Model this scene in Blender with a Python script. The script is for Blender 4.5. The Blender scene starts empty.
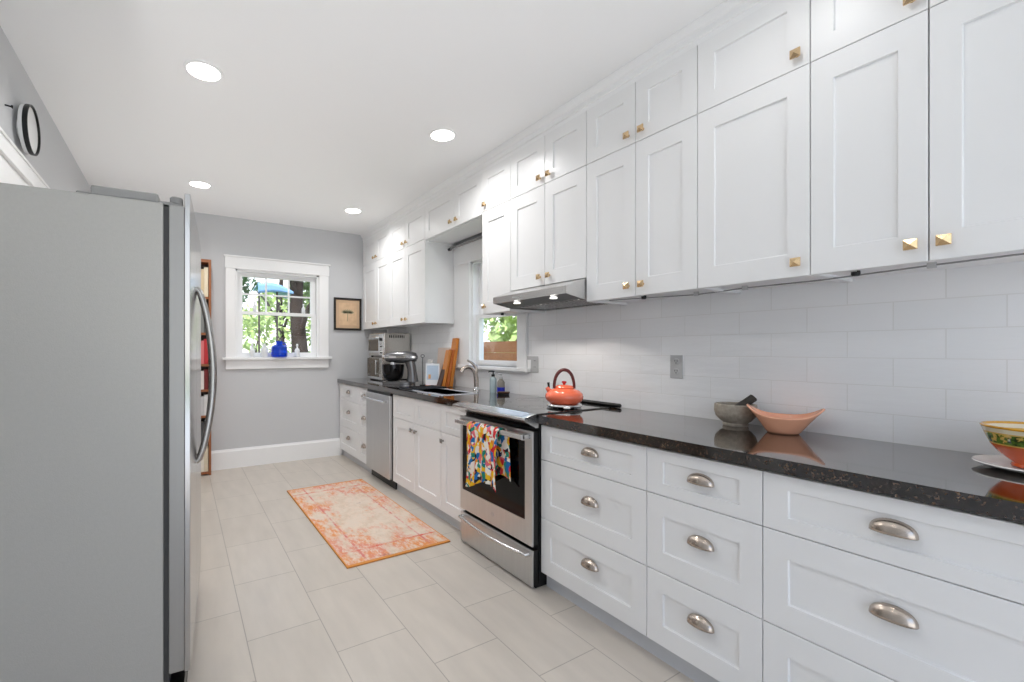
import bpy, bmesh, math, random
import numpy as np
from mathutils import Vector, Matrix
random.seed(7); PI = math.pi
SC = bpy.context.scene; COL = SC.collection

# ------------------------------------------------------------------ camera, sky, sun, exposure
cam = bpy.data.cameras.new('camera'); camo = bpy.data.objects.new('camera', cam); COL.objects.link(camo)
camo.location = (0, 0, 1.254); camo.rotation_euler = (PI/2, 0, -0.53)
cam.sensor_width = 36; cam.lens = 442/1024*36; cam.shift_x = 72/1024; cam.shift_y = 9.27/1024
cam.clip_start = .05; SC.camera = camo
SC.view_settings.view_transform = 'Standard'; SC.view_settings.look = 'None'
SC.view_settings.gamma = 1; SC.view_settings.use_curve_mapping = False
SC.view_settings.exposure = 0.55
CAN_W = 4.7; CAN_SPREAD = 150; SKY = 1.4; SUN = 4.0; FILL_W = 38; FILL_CONE = 95; FILL_AT = ((.40, 1.15, .25), (.4, 3.9, .2))
SC.cycles.max_bounces = 12; SC.cycles.diffuse_bounces = 6; SC.cycles.glossy_bounces = 6; SC.cycles.transparent_max_bounces = 12
SC.cycles.use_denoising = True; SC.cycles.sample_clamp_indirect = 6
w = bpy.data.worlds.new('sky'); SC.world = w; w.use_nodes = True
nt = w.node_tree; N = nt.nodes; bg = N['Background']
tc = N.new('ShaderNodeTexCoord'); sp = N.new('ShaderNodeSeparateXYZ'); cr = N.new('ShaderNodeValToRGB')
nt.links.new(tc.outputs['Generated'], sp.inputs[0]); nt.links.new(sp.outputs['Z'], cr.inputs[0]); nt.links.new(cr.outputs[0], bg.inputs[0])
e = cr.color_ramp.elements; e[0].position = 0; e[0].color = (1, 1, 1, 1); e[1].position = .6; e[1].color = (.42, .62, 1, 1)
x_ = e.new(.12); x_.color = (.9, .95, 1, 1)
bg.inputs[1].default_value = SKY
sl = bpy.data.lights.new('sun', 'SUN'); sl.energy = SUN; sl.angle = .01; so = bpy.data.objects.new('sun', sl); COL.objects.link(so)
so.rotation_euler = (math.radians(28), math.radians(-14), 0); so.location = (-4, -6, 9)

for k_, q_ in enumerate(FILL_AT):   # added upward spots that brighten the ceiling, standing in for a bounced flash
    fl = bpy.data.lights.new('ceiling_fill', 'SPOT'); fl.energy = FILL_W; fl.spot_size = math.radians(FILL_CONE); fl.spot_blend = 1; fl.shadow_soft_size = .15
    fo = bpy.data.objects.new('ceiling_fill', fl); COL.objects.link(fo); fo.location = q_; fo.rotation_euler = (PI, 0, 0)

# ------------------------------------------------------------------ materials
def srgb(r, g, b):
    f = lambda c: (c/255/12.92 if c <= 10 else ((c/255+.055)/1.055)**2.4)
    return (f(r), f(g), f(b), 1)
def mat(name, c, rough=.5, metal=0., spec=.5, coat=0., noise=0., nscale=20., bump=0., bscale=60., stretch=(1, 1, 1), emit=0., trans=0., ior=1.45):
    m = bpy.data.materials.new(name); m.use_nodes = True; t = m.node_tree; b = t.nodes['Principled BSDF']
    c = srgb(*c) if max(c[:3]) > 1 else (*c[:3], 1)
    b.inputs['Base Color'].default_value = c; b.inputs['Roughness'].default_value = rough; b.inputs['Metallic'].default_value = metal
    b.inputs['Specular IOR Level'].default_value = spec; b.inputs['Coat Weight'].default_value = coat; b.inputs['Coat Roughness'].default_value = .05
    b.inputs['Transmission Weight'].default_value = trans; b.inputs['IOR'].default_value = ior
    if emit: b.inputs['Emission Color'].default_value = c; b.inputs['Emission Strength'].default_value = emit
    co = t.nodes.new('ShaderNodeTexCoord'); mp = t.nodes.new('ShaderNodeMapping'); mp.inputs['Scale'].default_value = stretch
    t.links.new(co.outputs['Object'], mp.inputs[0])
    if noise:
        n = t.nodes.new('ShaderNodeTexNoise'); n.inputs['Scale'].default_value = nscale; n.inputs['Detail'].default_value = 4
        mx = t.nodes.new('ShaderNodeMix'); mx.data_type = 'RGBA'
        mx.inputs[6].default_value = tuple(max(0, v*(1-noise)) for v in c[:3])+(1,); mx.inputs[7].default_value = tuple(min(1, v*(1+noise)) for v in c[:3])+(1,)
        t.links.new(mp.outputs[0], n.inputs[0]); t.links.new(n.outputs[0], mx.inputs[0]); t.links.new(mx.outputs[2], b.inputs['Base Color'])
    if bump:
        n = t.nodes.new('ShaderNodeTexNoise'); n.inputs['Scale'].default_value = bscale; n.inputs['Detail'].default_value = 3
        bp = t.nodes.new('ShaderNodeBump'); bp.inputs['Strength'].default_value = bump; bp.inputs['Distance'].default_value = .002
        t.links.new(mp.outputs[0], n.inputs[0]); t.links.new(n.outputs[0], bp.inputs['Height']); t.links.new(bp.outputs[0], b.inputs['Normal'])
    return m
def nodes(m): return m.node_tree, m.node_tree.nodes, m.node_tree.links, m.node_tree.nodes['Principled BSDF']
def ramp(n, stops, interp='LINEAR'):
    r = n.new('ShaderNodeValToRGB'); el = r.color_ramp.elements; r.color_ramp.interpolation = interp
    while len(el) > 1: el.remove(el[-1])
    el[0].position = stops[0][0]; el[0].color = srgb(*stops[0][1])
    for p, c in stops[1:]: q = el.new(p); q.color = srgb(*c)
    return r

WHITE = mat('white_cabinet_paint', (238, 238, 238), .32, noise=.01, nscale=3)
WALL = mat('grey_wall_paint', (204, 205, 207), .7, bump=.05, bscale=200)
CEIL = mat('ceiling_paint', (244, 244, 244), .8, bump=.04, bscale=150)
TRIM = mat('trim_paint', (243, 243, 243), .35, noise=.01, nscale=3)
TOE = mat('toe_kick_paint', (200, 202, 206), .4, noise=.02, nscale=5)
STEEL = mat('brushed_steel', (.62, .62, .62), .4, 1, noise=.06, nscale=60, stretch=(1, 1, .03), bump=.04, bscale=300)
STEELH = mat('brushed_steel_bar', (.66, .65, .64), .22, 1, noise=.05, nscale=40, stretch=(1, .05, 1))
FRSIDE = mat('fridge_grey_side', (176, 174, 169), .42, .1, noise=.05, nscale=90, bump=.25, bscale=260)
FRDOOR = mat('fridge_steel_door', (.50, .485, .47), .17, 1, noise=.05, nscale=50, stretch=(1, 1, .02))
FRBAR = mat('fridge_handle_steel', (.40, .385, .37), .25, 1, noise=.05)
FRSTEELDK = mat('door_edge_steel', (.36, .35, .335), .38, .6, noise=.06, nscale=40, stretch=(1, 1, .02))
GASKET = mat('dark_gasket', (60, 60, 60), .6, noise=.05)
FRTOP = mat('fridge_plastic', (150, 149, 147), .5, noise=.04)
BLACK = mat('black_plastic', (14, 14, 15), .35, noise=.05)
BLKGLASS = mat('black_glass', (8, 8, 9), .04, spec=.5, noise=.05)
TOPGLASS = mat('cooktop_glass', (10, 10, 11), .05, spec=.8, coat=.6, noise=.05)
BRASS = mat('brushed_brass', (.72, .52, .3), .25, 1, noise=.08, nscale=60)
NICKEL = mat('warm_nickel', (.52, .45, .39), .26, 1, noise=.08, nscale=80)
SINKST = mat('satin_sink_steel', (.70, .72, .76), .45, .5, noise=.04)
CHROME = mat('chrome', (.75, .75, .75), .1, 1, noise=.03)
LENS = mat('lamp_lens', (1., .97, .93), .4, emit=9, noise=.01)
WINLAMP = mat('hood_lamp_lens', (1., .97, .92), .4, emit=4, noise=.01)
ORANGE = mat('coral_enamel', (246, 118, 84), .15, coat=.5, noise=.03, nscale=8)
DKRED = mat('dark_red_plastic', (96, 30, 28), .3, noise=.06)
RED = mat('red_knob', (190, 30, 40), .25, noise=.05)
STONE = mat('grey_stone', (164, 155, 142), .75, noise=.45, nscale=70, bump=.4, bscale=120)
STONEDK = mat('dark_stone', (58, 54, 50), .7, noise=.4, nscale=70, bump=.3, bscale=120)
PEACH = mat('peach_glaze', (246, 180, 146), .22, coat=.3, noise=.05, nscale=10)
PLATE = mat('white_ceramic', (240, 238, 234), .15, coat=.3, noise=.01)
TERRA = mat('orange_glaze', (222, 98, 24), .3, coat=.3, noise=.08, nscale=14)
BLUEGL = mat('cobalt_glass', (38, 84, 226), .08, trans=.6, noise=.05)
CLEAR = mat('frosted_glass', (244, 246, 248), .2, trans=.15, noise=.01)
SOAPCL = mat('soap_plastic', (196, 214, 218), .15, trans=.5, noise=.02)
TAUPE = mat('taupe_plastic', (140, 134, 124), .3, noise=.04)
BLUEPL = mat('blue_label', (22, 40, 170), .3, noise=.05)
BOARD = mat('honey_wood', (205, 128, 52), .4, noise=.18, nscale=14, stretch=(1, 4, .4))
BOARD2 = mat('orange_wood', (190, 104, 44), .4, noise=.2, nscale=14, stretch=(1, 4, .4))
BOARDDK = mat('walnut_wood', (70, 46, 34), .45, noise=.2, nscale=14, stretch=(1, 4, .4))
BOARDPALE = mat('pale_wood', (226, 205, 190), .5, noise=.06, nscale=12, stretch=(1, 4, .4))
CASEWOOD = mat('bookcase_wood', (150, 92, 56), .45, noise=.22, nscale=12, stretch=(4, 4, .5))
FRAMEBK = mat('black_frame', (26, 20, 18), .35, noise=.1)
MAT_TAN = mat('tan_mat', (205, 174, 142), .7, noise=.05, nscale=30)
PEWTER = mat('pewter_enamel', (120, 120, 122), .2, .6, coat=.4, noise=.04)
OVENST = mat('warm_steel', (.56, .53, .49), .25, 1, noise=.06, nscale=40)
OVENBR = mat('bronze_glass', (96, 84, 70), .12, .3, noise=.1)
PAPERW = mat('white_card', (236, 240, 244), .6, noise=.02)
CORD = mat('grey_cord', (150, 150, 150), .5, noise=.04)
DKNICKEL = mat('dark_nickel', (.36, .34, .32), .25, 1, noise=.08, nscale=60)
GREY = mat('grey_plate', (190, 190, 190), .35, noise=.02)

def glass_pane():
    m = bpy.data.materials.new('window_glass'); m.use_nodes = True; t = m.node_tree; n = t.nodes; n.clear()
    o = n.new('ShaderNodeOutputMaterial'); a = n.new('ShaderNodeBsdfTransparent'); g = n.new('ShaderNodeBsdfGlossy'); g.inputs['Roughness'].default_value = .02
    x = n.new('ShaderNodeMixShader'); f = n.new('ShaderNodeLayerWeight'); f.inputs[0].default_value = .5
    pw = n.new('ShaderNodeMath'); pw.operation = 'POWER'; pw.inputs[1].default_value = 5; t.links.new(f.outputs['Facing'], pw.inputs[0])
    ma = n.new('ShaderNodeMath'); ma.operation = 'MULTIPLY_ADD'; ma.inputs[1].default_value = .9; ma.inputs[2].default_value = .03; t.links.new(pw.outputs[0], ma.inputs[0])
    t.links.new(ma.outputs[0], x.inputs[0]); t.links.new(a.outputs[0], x.inputs[1]); t.links.new(g.outputs[0], x.inputs[2]); t.links.new(x.outputs[0], o.inputs[0])
    return m
PANE = glass_pane()

def brick_mat(name, c1, c2, cm, bw, rh, mortar, uax, vax, u0, v0, rough, bump=.3, wav=0., freq=2, coat=0., nz=.0):
    m = mat(name, c1, rough, coat=coat); t, n, l, b = nodes(m)
    co = n.new('ShaderNodeTexCoord'); se = n.new('ShaderNodeSeparateXYZ'); cb = n.new('ShaderNodeCombineXYZ'); l.new(co.outputs['Object'], se.inputs[0])
    for ax, off, k in ((uax, u0, 0), (vax, v0, 1)):
        a = n.new('ShaderNodeMath'); a.operation = 'SUBTRACT'; a.inputs[1].default_value = off; l.new(se.outputs[ax], a.inputs[0]); l.new(a.outputs[0], cb.inputs[k])
    br = n.new('ShaderNodeTexBrick'); l.new(cb.outputs[0], br.inputs[0])
    br.inputs['Scale'].default_value = 1; br.inputs['Brick Width'].default_value = bw; br.inputs['Row Height'].default_value = rh
    br.inputs['Mortar Size'].default_value = mortar; br.inputs['Mortar Smooth'].default_value = .1; br.offset = .5; br.offset_frequency = freq
    br.inputs['Color1'].default_value = srgb(*c1); br.inputs['Color2'].default_value = srgb(*c2); br.inputs['Mortar'].default_value = srgb(*cm)
    out = br.outputs['Color']
    ns = n.new('ShaderNodeTexNoise'); ns.inputs['Scale'].default_value = 9; ns.inputs['Detail'].default_value = 5; 
    mp = n.new('ShaderNodeMapping'); l.new(cb.outputs[0], mp.inputs[0]); l.new(mp.outputs[0], ns.inputs[0]); mp.inputs['Scale'].default_value = (.35, 1.5, 1)
    if nz:
        mx = n.new('ShaderNodeMix'); mx.data_type = 'RGBA'; mx.blend_type = 'MULTIPLY'; mx.inputs[0].default_value = nz
        rp = ramp(n, [(.3, (205, 205, 205)), (.7, (255, 255, 255))]); l.new(ns.outputs[0], rp.inputs[0]); l.new(out, mx.inputs[6]); l.new(rp.outputs[0], mx.inputs[7]); out = mx.outputs[2]
    l.new(out, b.inputs['Base Color'])
    bp = n.new('ShaderNodeBump'); bp.invert = True; bp.inputs['Strength'].default_value = bump; bp.inputs['Distance'].default_value = .003; l.new(br.outputs['Fac'], bp.inputs['Height'])
    last = bp
    if wav:
        b2 = n.new('ShaderNodeBump'); b2.inputs['Strength'].default_value = wav; b2.inputs['Distance'].default_value = .004
        l.new(ns.outputs[0], b2.inputs['Height']); l.new(bp.outputs[0], b2.inputs['Normal']); last = b2
    l.new(last.outputs[0], b.inputs['Normal'])
    return m
FLOORM = brick_mat('beige_floor_tile', (207, 198, 187), (203, 194, 183), (168, 160, 150), .524, .3150, .0022, 'Y', 'X', 2.323, .245-.315*20, .3, .25, .0, nz=.25)
TILE = brick_mat('white_wall_tile', (244, 244, 245), (240, 241, 242), (232, 232, 231), .2593, .1035, .0018, 'Y', 'Z', 1.726-.2593*12, .914-.1035*4, .09, .4, .8, coat=.3)

def granite():
    m = mat('dark_granite', (20, 17, 15), .07, spec=1., coat=.7); t, n, l, b = nodes(m)
    co = n.new('ShaderNodeTexCoord'); v = n.new('ShaderNodeTexVoronoi'); v.inputs['Scale'].default_value = 210; l.new(co.outputs['Object'], v.inputs[0])
    ns = n.new('ShaderNodeTexNoise'); ns.inputs['Scale'].default_value = 55; ns.inputs['Detail'].default_value = 6; l.new(co.outputs['Object'], ns.inputs[0])
    sp = n.new('ShaderNodeSeparateColor'); l.new(v.outputs['Color'], sp.inputs[0])
    a = n.new('ShaderNodeMath'); a.operation = 'MULTIPLY'; l.new(sp.outputs[0], a.inputs[0]); l.new(ns.outputs[0], a.inputs[1])
    r = ramp(n, [(0, (10, 8, 7)), (.26, (20, 15, 12)), (.40, (50, 35, 26)), (.52, (88, 66, 50)), (.66, (128, 106, 84))]); l.new(a.outputs[0], r.inputs[0]); l.new(r.outputs[0], b.inputs['Base Color'])
    return m
GRANITE = granite()

def rug_mat():
    m = mat('distressed_rug', (230, 150, 90), .95); t, n, l, b = nodes(m)
    co = n.new('ShaderNodeTexCoord')
    def noise(s, d, st=(1, 1, 1), off=0):
        mp = n.new('ShaderNodeMapping'); mp.inputs['Scale'].default_value = st; mp.inputs['Location'].default_value = (off, off*1.7, off*.3); l.new(co.outputs['Object'], mp.inputs[0])
        x = n.new('ShaderNodeTexNoise'); x.inputs['Scale'].default_value = s; x.inputs['Detail'].default_value = d; x.inputs['Roughness'].default_value = .7; l.new(mp.outputs[0], x.inputs[0]); return x.outputs[0]
    def mix(f, a, c):
        x = n.new('ShaderNodeMix'); x.data_type = 'RGBA'
        l.new(f, x.inputs[0])
        for s, k in ((a, 6), (c, 7)):
            if isinstance(s, tuple): x.inputs[k].default_value = srgb(*s)
            else: l.new(s, x.inputs[k])
        return x.outputs[2]
    def rf(src, lo, hi):
        x = n.new('ShaderNodeMapRange'); x.inputs[1].default_value = lo; x.inputs[2].default_value = hi; l.new(src, x.inputs[0]); return x.outputs[0]
    warm = mix(rf(noise(5, 3, off=3), .42, .58), (226, 148, 90), (220, 142, 120))
    field = mix(rf(noise(7, 8, off=9), .46, .56), (222, 206, 190), (214, 194, 174))
    # orange / pink patches bleed in from the borders: distance to the edge
    se = n.new('ShaderNodeSeparateXYZ'); l.new(co.outputs['Object'], se.inputs[0])
    def mm(op, a, c):
        x = n.new('ShaderNodeMath'); x.operation = op
        for s, k in ((a, 0), (c, 1)):
            if isinstance(s, (int, float)): x.inputs[k].default_value = s
            else: l.new(s, x.inputs[k])
        return x.outputs[0]
    ax = mm('DIVIDE', mm('ABSOLUTE', se.outputs[0], 0), .35); ay = mm('DIVIDE', mm('ABSOLUTE', se.outputs[1], 0), .81)
    edge = mm('MAXIMUM', ax, ay)
    blot = noise(9, 9, (1, .55, 1), 5)
    f1 = mm('ADD', blot, mm('MULTIPLY', mm('SUBTRACT', edge, .55), .22))
    c = mix(rf(f1, .49, .63), field, warm)
    # worn weave: cream flecks
    c = mix(rf(noise(60, 4, (1, .35, 1), 2), .47, .66), c, (228, 206, 188))
    # faded inner border lines
    ln = mm('MULTIPLY', mm('LESS_THAN', mm('ABSOLUTE', mm('SUBTRACT', ax, .62), 0), .02), rf(noise(14, 5, off=8), .4, .6))
    c = mix(ln, c, (212, 124, 118))
    ln2 = mm('MULTIPLY', mm('LESS_THAN', mm('ABSOLUTE', mm('SUBTRACT', ay, .78), 0), .012), rf(noise(14, 5, off=4), .4, .6))
    c = mix(ln2, c, (216, 110, 90))
    c = mix(rf(noise(6, 8, (1, 1, 1), 14), .66, .72), c, (128, 92, 104))
    eb = mm('GREATER_THAN', edge, .975)
    c = mix(eb, c, (214, 142, 72))
    l.new(c, b.inputs['Base Color'])
    bp = n.new('ShaderNodeBump'); bp.inputs['Strength'].default_value = .4; bp.inputs['Distance'].default_value = .003; l.new(noise(220, 2), bp.inputs['Height']); l.new(bp.outputs[0], b.inputs['Normal'])
    return m
RUG = rug_mat()

def towel_mat():
    m = mat('floral_cotton', (240, 236, 228), .9); t, n, l, b = nodes(m)
    co = n.new('ShaderNodeTexCoord'); ns = n.new('ShaderNodeTexNoise'); ns.inputs['Scale'].default_value = 14; l.new(co.outputs['Object'], ns.inputs[0])
    mx = n.new('ShaderNodeMix'); mx.data_type = 'RGBA'; mx.inputs[0].default_value = .08; l.new(co.outputs['Object'], mx.inputs[6]); l.new(ns.outputs['Color'], mx.inputs[7])
    mp = n.new('ShaderNodeMapping'); mp.inputs['Scale'].default_value = (1, 1.25, .75); l.new(mx.outputs[2], mp.inputs[0])
    v = n.new('ShaderNodeTexVoronoi'); v.inputs['Scale'].default_value = 44; l.new(mp.outputs[0], v.inputs[0])
    sp = n.new('ShaderNodeSeparateColor'); l.new(v.outputs['Color'], sp.inputs[0])
    r = ramp(n, [(0, (240, 234, 222)), (.22, (240, 190, 30)), (.36, (214, 40, 48)), (.48, (30, 110, 178)), (.58, (240, 232, 222)), (.66, (30, 26, 34)), (.76, (230, 110, 120)), (.84, (40, 140, 120)), (.92, (240, 150, 40))], 'CONSTANT')
    l.new(sp.outputs[0], r.inputs[0]); l.new(r.outputs[0], b.inputs['Base Color'])
    return m
TOWEL = towel_mat()

def bowl_mat():   # painted serving bowl: orange base, yellow band with green leaves, cream edge
    m = mat('painted_ceramic', (220, 100, 30), .2, coat=.4); t, n, l, b = nodes(m)
    co = n.new('ShaderNodeTexCoord'); se = n.new('ShaderNodeSeparateXYZ'); l.new(co.outputs['Object'], se.inputs[0])
    r = ramp(n, [(0, (206, 84, 22)), (.060, (222, 184, 92)), (.096, (236, 224, 196)), (.108, (214, 156, 44))], 'CONSTANT'); 
    r.color_ramp.elements[0].position = 0; l.new(se.outputs[2], r.inputs[0])
    ns = n.new('ShaderNodeTexNoise'); ns.inputs['Scale'].default_value = 38; ns.inputs['Detail'].default_value = 5; l.new(co.outputs['Object'], ns.inputs[0])
    g = ramp(n, [(0, (0, 0, 0)), (.41, (0, 0, 0)), (.44, (255, 255, 255))]); l.new(ns.outputs[0], g.inputs[0])
    bd = ramp(n, [(0, (0, 0, 0)), (.063, (255, 255, 255)), (.092, (0, 0, 0))], 'CONSTANT'); l.new(se.outputs[2], bd.inputs[0])
    mu = n.new('ShaderNodeMath'); mu.operation = 'MULTIPLY'; l.new(g.outputs[0], mu.inputs[0]); l.new(bd.outputs[0], mu.inputs[1])
    gc = n.new('ShaderNodeTexNoise'); gc.inputs['Scale'].default_value = 90; l.new(co.outputs['Object'], gc.inputs[0]); gr = ramp(n, [(.35, (34, 54, 22)), (.6, (96, 128, 44))]); l.new(gc.outputs[0], gr.inputs[0])
    mx = n.new('ShaderNodeMix'); mx.data_type = 'RGBA'; l.new(mu.outputs[0], mx.inputs[0]); l.new(r.outputs[0], mx.inputs[6]); l.new(gr.outputs[0], mx.inputs[7]); l.new(mx.outputs[2], b.inputs['Base Color'])
    return m
BOWLM = bowl_mat()

def print_mat():  # faded botanical print: soft green-grey wash over tan paper
    m = mat('faded_print', (214, 182, 148), .7); t, n, l, b = nodes(m)
    co = n.new('ShaderNodeTexCoord'); ns = n.new('ShaderNodeTexNoise'); ns.inputs['Scale'].default_value = 14; ns.inputs['Detail'].default_value = 4; l.new(co.outputs['Object'], ns.inputs[0])
    r = ramp(n, [(.3, (206, 172, 140)), (.7, (226, 194, 156))]); l.new(ns.outputs[0], r.inputs[0]); l.new(r.outputs[0], b.inputs['Base Color'])
    return m
PRINT = print_mat()
LEAFGREY = mat('print_wash', (150, 146, 118), .7, noise=.2, nscale=40)
FENCEM = mat('fence_boards', (150, 96, 58), .8, noise=.35, nscale=6, stretch=(1, 1, 6))
GRASS = mat('lawn', (98, 120, 62), .9, noise=.35, nscale=8)
BARK = mat('bark', (58, 44, 36), .9, noise=.35, nscale=12, bump=.5, bscale=20)
LEAF = [mat('leaf_green', (126, 156, 84), .6, noise=.4, nscale=3), mat('leaf_light', (186, 206, 128), .6, noise=.35, nscale=3), mat('leaf_dark', (84, 116, 74), .6, noise=.4, nscale=3)]
CANVAS = mat('blue_canvas', (140, 180, 222), .7, noise=.06)

# ------------------------------------------------------------------ mesh helpers
class MB:
    def __init__(s): s.v = []; s.f = []
    def add(s, vs, fs):
        k = len(s.v); s.v += [tuple(p) for p in vs]; s.f += [tuple(i+k for i in q) for q in fs]; return s
    def box(s, x0, x1, y0, y1, z0, z1, M=None):
        vs = [(x, y, z) for x in (x0, x1) for y in (y0, y1) for z in (z0, z1)]
        if M: vs = [M @ Vector(p) for p in vs]
        return s.add(vs, [(0, 1, 3, 2), (4, 6, 7, 5), (0, 4, 5, 1), (2, 3, 7, 6), (0, 2, 6, 4), (1, 5, 7, 3)])
    def prism(s, pts, a0, a1, axis='y'):   # polygon pts (u,v) extruded along axis
        mk = {'y': lambda u, v, a: (u, a, v), 'x': lambda u, v, a: (a, u, v), 'z': lambda u, v, a: (u, v, a)}[axis]
        n = len(pts); vs = [mk(u, v, a0) for u, v in pts]+[mk(u, v, a1) for u, v in pts]
        return s.add(vs, [tuple(range(n-1, -1, -1)), tuple(range(n, 2*n))]+[(i, (i+1) % n, n+(i+1) % n, n+i) for i in range(n)])
    def tube(s, path, r, n=10, cap=True):
        P = [Vector(p) for p in path]; rs = r if isinstance(r, (list, tuple)) else [r]*len(P)
        rings = []; up = None
        for i, p in enumerate(P):
            d = (P[min(i+1, len(P)-1)]-P[max(i-1, 0)]).normalized()
            if up is None: up = Vector((0, 0, 1)) if abs(d.z) < .9 else Vector((1, 0, 0))
            a = d.cross(up).normalized(); b = a.cross(d).normalized(); up = b
            rings.append([p+(a*math.cos(2*PI*k/n)+b*math.sin(2*PI*k/n))*rs[i] for k in range(n)])
        vs = [q for g in rings for q in g]; fs = []
        for i in range(len(P)-1):
            for k in range(n): fs.append((i*n+k, i*n+(k+1) % n, (i+1)*n+(k+1) % n, (i+1)*n+k))
        if cap: fs += [tuple(range(n-1, -1, -1)), tuple(range((len(P)-1)*n, len(P)*n))]
        return s.add(vs, fs)
    def lathe(s, prof, c=(0, 0, 0), n=32, axis='z', close=True):
        vs = []; fs = []
        for r, h in prof:
            for k in range(n):
                a = 2*PI*k/n; u, v = r*math.cos(a), r*math.sin(a)
                vs.append({'z': (c[0]+u, c[1]+v, c[2]+h), 'x': (c[0]+h, c[1]+u, c[2]+v), 'y': (c[0]+u, c[1]+h, c[2]+v)}[axis])
        m = len(prof)
        for i in range(m-1):
            for k in range(n): fs.append((i*n+k, i*n+(k+1) % n, (i+1)*n+(k+1) % n, (i+1)*n+k))
        if close: fs += [tuple(range(n-1, -1, -1)), tuple(range((m-1)*n, m*n))]
        return s.add(vs, fs)
    def grid(s, fn, nu, nv):
        vs = [fn(i/nu, j/nv) for i in range(nu+1) for j in range(nv+1)]
        return s.add(vs, [(i*(nv+1)+j, (i+1)*(nv+1)+j, (i+1)*(nv+1)+j+1, i*(nv+1)+j+1) for i in range(nu) for j in range(nv)])
    def shaker(s, xf, th, y0, y1, z0, z1, st, rt, rb, dp=.008, c=.003):
        """recessed-panel front facing -x: outer slab with a sunk panel"""
        o = [(y0, z0), (y1, z0), (y1, z1), (y0, z1)]; i1 = [(y0+st, z0+rb), (y1-st, z0+rb), (y1-st, z1-rt), (y0+st, z1-rt)]
        i2 = [(y0+st+c, z0+rb+c), (y1-st-c, z0+rb+c), (y1-st-c, z1-rt-c), (y0+st+c, z1-rt-c)]; b = .0015
        ob = [(y0+b, z0+b), (y1-b, z0+b), (y1-b, z1-b), (y0+b, z1-b)]
        vs = [(xf+th, y, z) for y, z in o]+[(xf+b, y, z) for y, z in o]+[(xf, y, z) for y, z in ob]+[(xf, y, z) for y, z in i1]+[(xf+dp, y, z) for y, z in i2]
        fs = [(0, 1, 2, 3)]
        for L in range(4):
            for k in range(4): fs.append((L*4+k, L*4+4+k, L*4+4+(k+1) % 4, L*4+(k+1) % 4))
        fs.append((19, 18, 17, 16))
        return s.add(vs, fs)
    def build(s, name, m, parent=None, loc=None, smooth=None, bevel=0, local=False, solid=0, sub=0):
        off = Vector((0, 0, 0))
        if parent and not local:
            p = parent
            while p: off += p.location; p = p.parent
        elif loc is not None and not local: off = Vector(loc)
        me = bpy.data.meshes.new(name); me.from_pydata([tuple(Vector(v)-off) for v in s.v], [], s.f); me.update()
        bm = bmesh.new(); bm.from_mesh(me); bmesh.ops.recalc_face_normals(bm, faces=bm.faces); bm.to_mesh(me); bm.free()
        o = bpy.data.objects.new(name, me); COL.objects.link(o); me.materials.append(m)
        if parent: o.parent = parent
        elif loc is not None: o.location = loc
        if solid: d = o.modifiers.new('solid', 'SOLIDIFY'); d.thickness = solid; d.offset = 0
        if bevel: d = o.modifiers.new('bevel', 'BEVEL'); d.width = bevel; d.segments = 2; d.limit_method = 'ANGLE'
        if sub: d = o.modifiers.new('sub', 'SUBSURF'); d.levels = sub; d.render_levels = sub
        if smooth:
            me.polygons.foreach_set('use_smooth', [True]*len(me.polygons))
            try: me.set_sharp_from_angle(angle=math.radians(smooth))
            except Exception: pass
        return o
def thing(name, label, cat, loc, group=None, rz=0):
    o = bpy.data.objects.new(name, None); COL.objects.link(o); o.location = loc; o.rotation_euler = (0, 0, rz); o.empty_display_size = .1
    return tag(o, label, cat, group)
def tag(o, label, cat, group=None):
    o['label'] = label; o['category'] = cat
    if group: o['group'] = group
    return o
def struct(o): o['kind'] = 'structure'; return o
def copy_tree(o, parent=None):
    c = o.copy(); COL.objects.link(c)
    if parent: c.parent = parent
    for ch in list(o.children): copy_tree(ch, c)
    return c
def bx(*a): return MB().box(*a)

# ------------------------------------------------------------------ dimensions
XF, XC, XW, XU, YB, ZC, XL = 1.636, 1.612, 2.265, 1.93, 5.179, 2.67, -.68
YR = -1.6                                    # no rear wall behind the camera, left open to let sky light in
# ------------------------------------------------------------------ room shell
def wall_with_hole(ax, p0, p1, a0, a1, z0, z1, h):     # slab between p0..p1 on axis ax with a rectangular hole h=(b0,b1,c0,c1)
    m = MB(); b0, b1, c0, c1 = h
    for q in ((a0, b0, z0, z1), (b1, a1, z0, z1), (b0, b1, z0, c0), (b0, b1, c1, z1)):
        if ax == 'x': m.box(p0, p1, q[0], q[1], q[2], q[3])
        else: m.box(q[0], q[1], p0, p1, q[2], q[3])
    return m
W1 = (.50, 1.39, 1.175, 2.125); W2 = (2.645, 3.30, 1.12, 2.05)
struct(bx(XL-.12, XW+.12, YR-.5, YB+.12, -.1, 0).build('floor', FLOORM))
struct(bx(XL-.12, XW+.12, YR-.5, YB+.12, ZC, ZC+.12).build('ceiling', CEIL))
struct(wall_with_hole('y', YB, YB+.12, XL-.12, XW+.12, 0, ZC, W1).build('wall_back', WALL))
struct(wall_with_hole('x', XW, XW+.12, YR, YB, 0, ZC, W2).build('wall_right', WALL))
struct(bx(XL-.12, XL, YR, YB, 0, ZC).build('wall_left', WALL))
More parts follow.
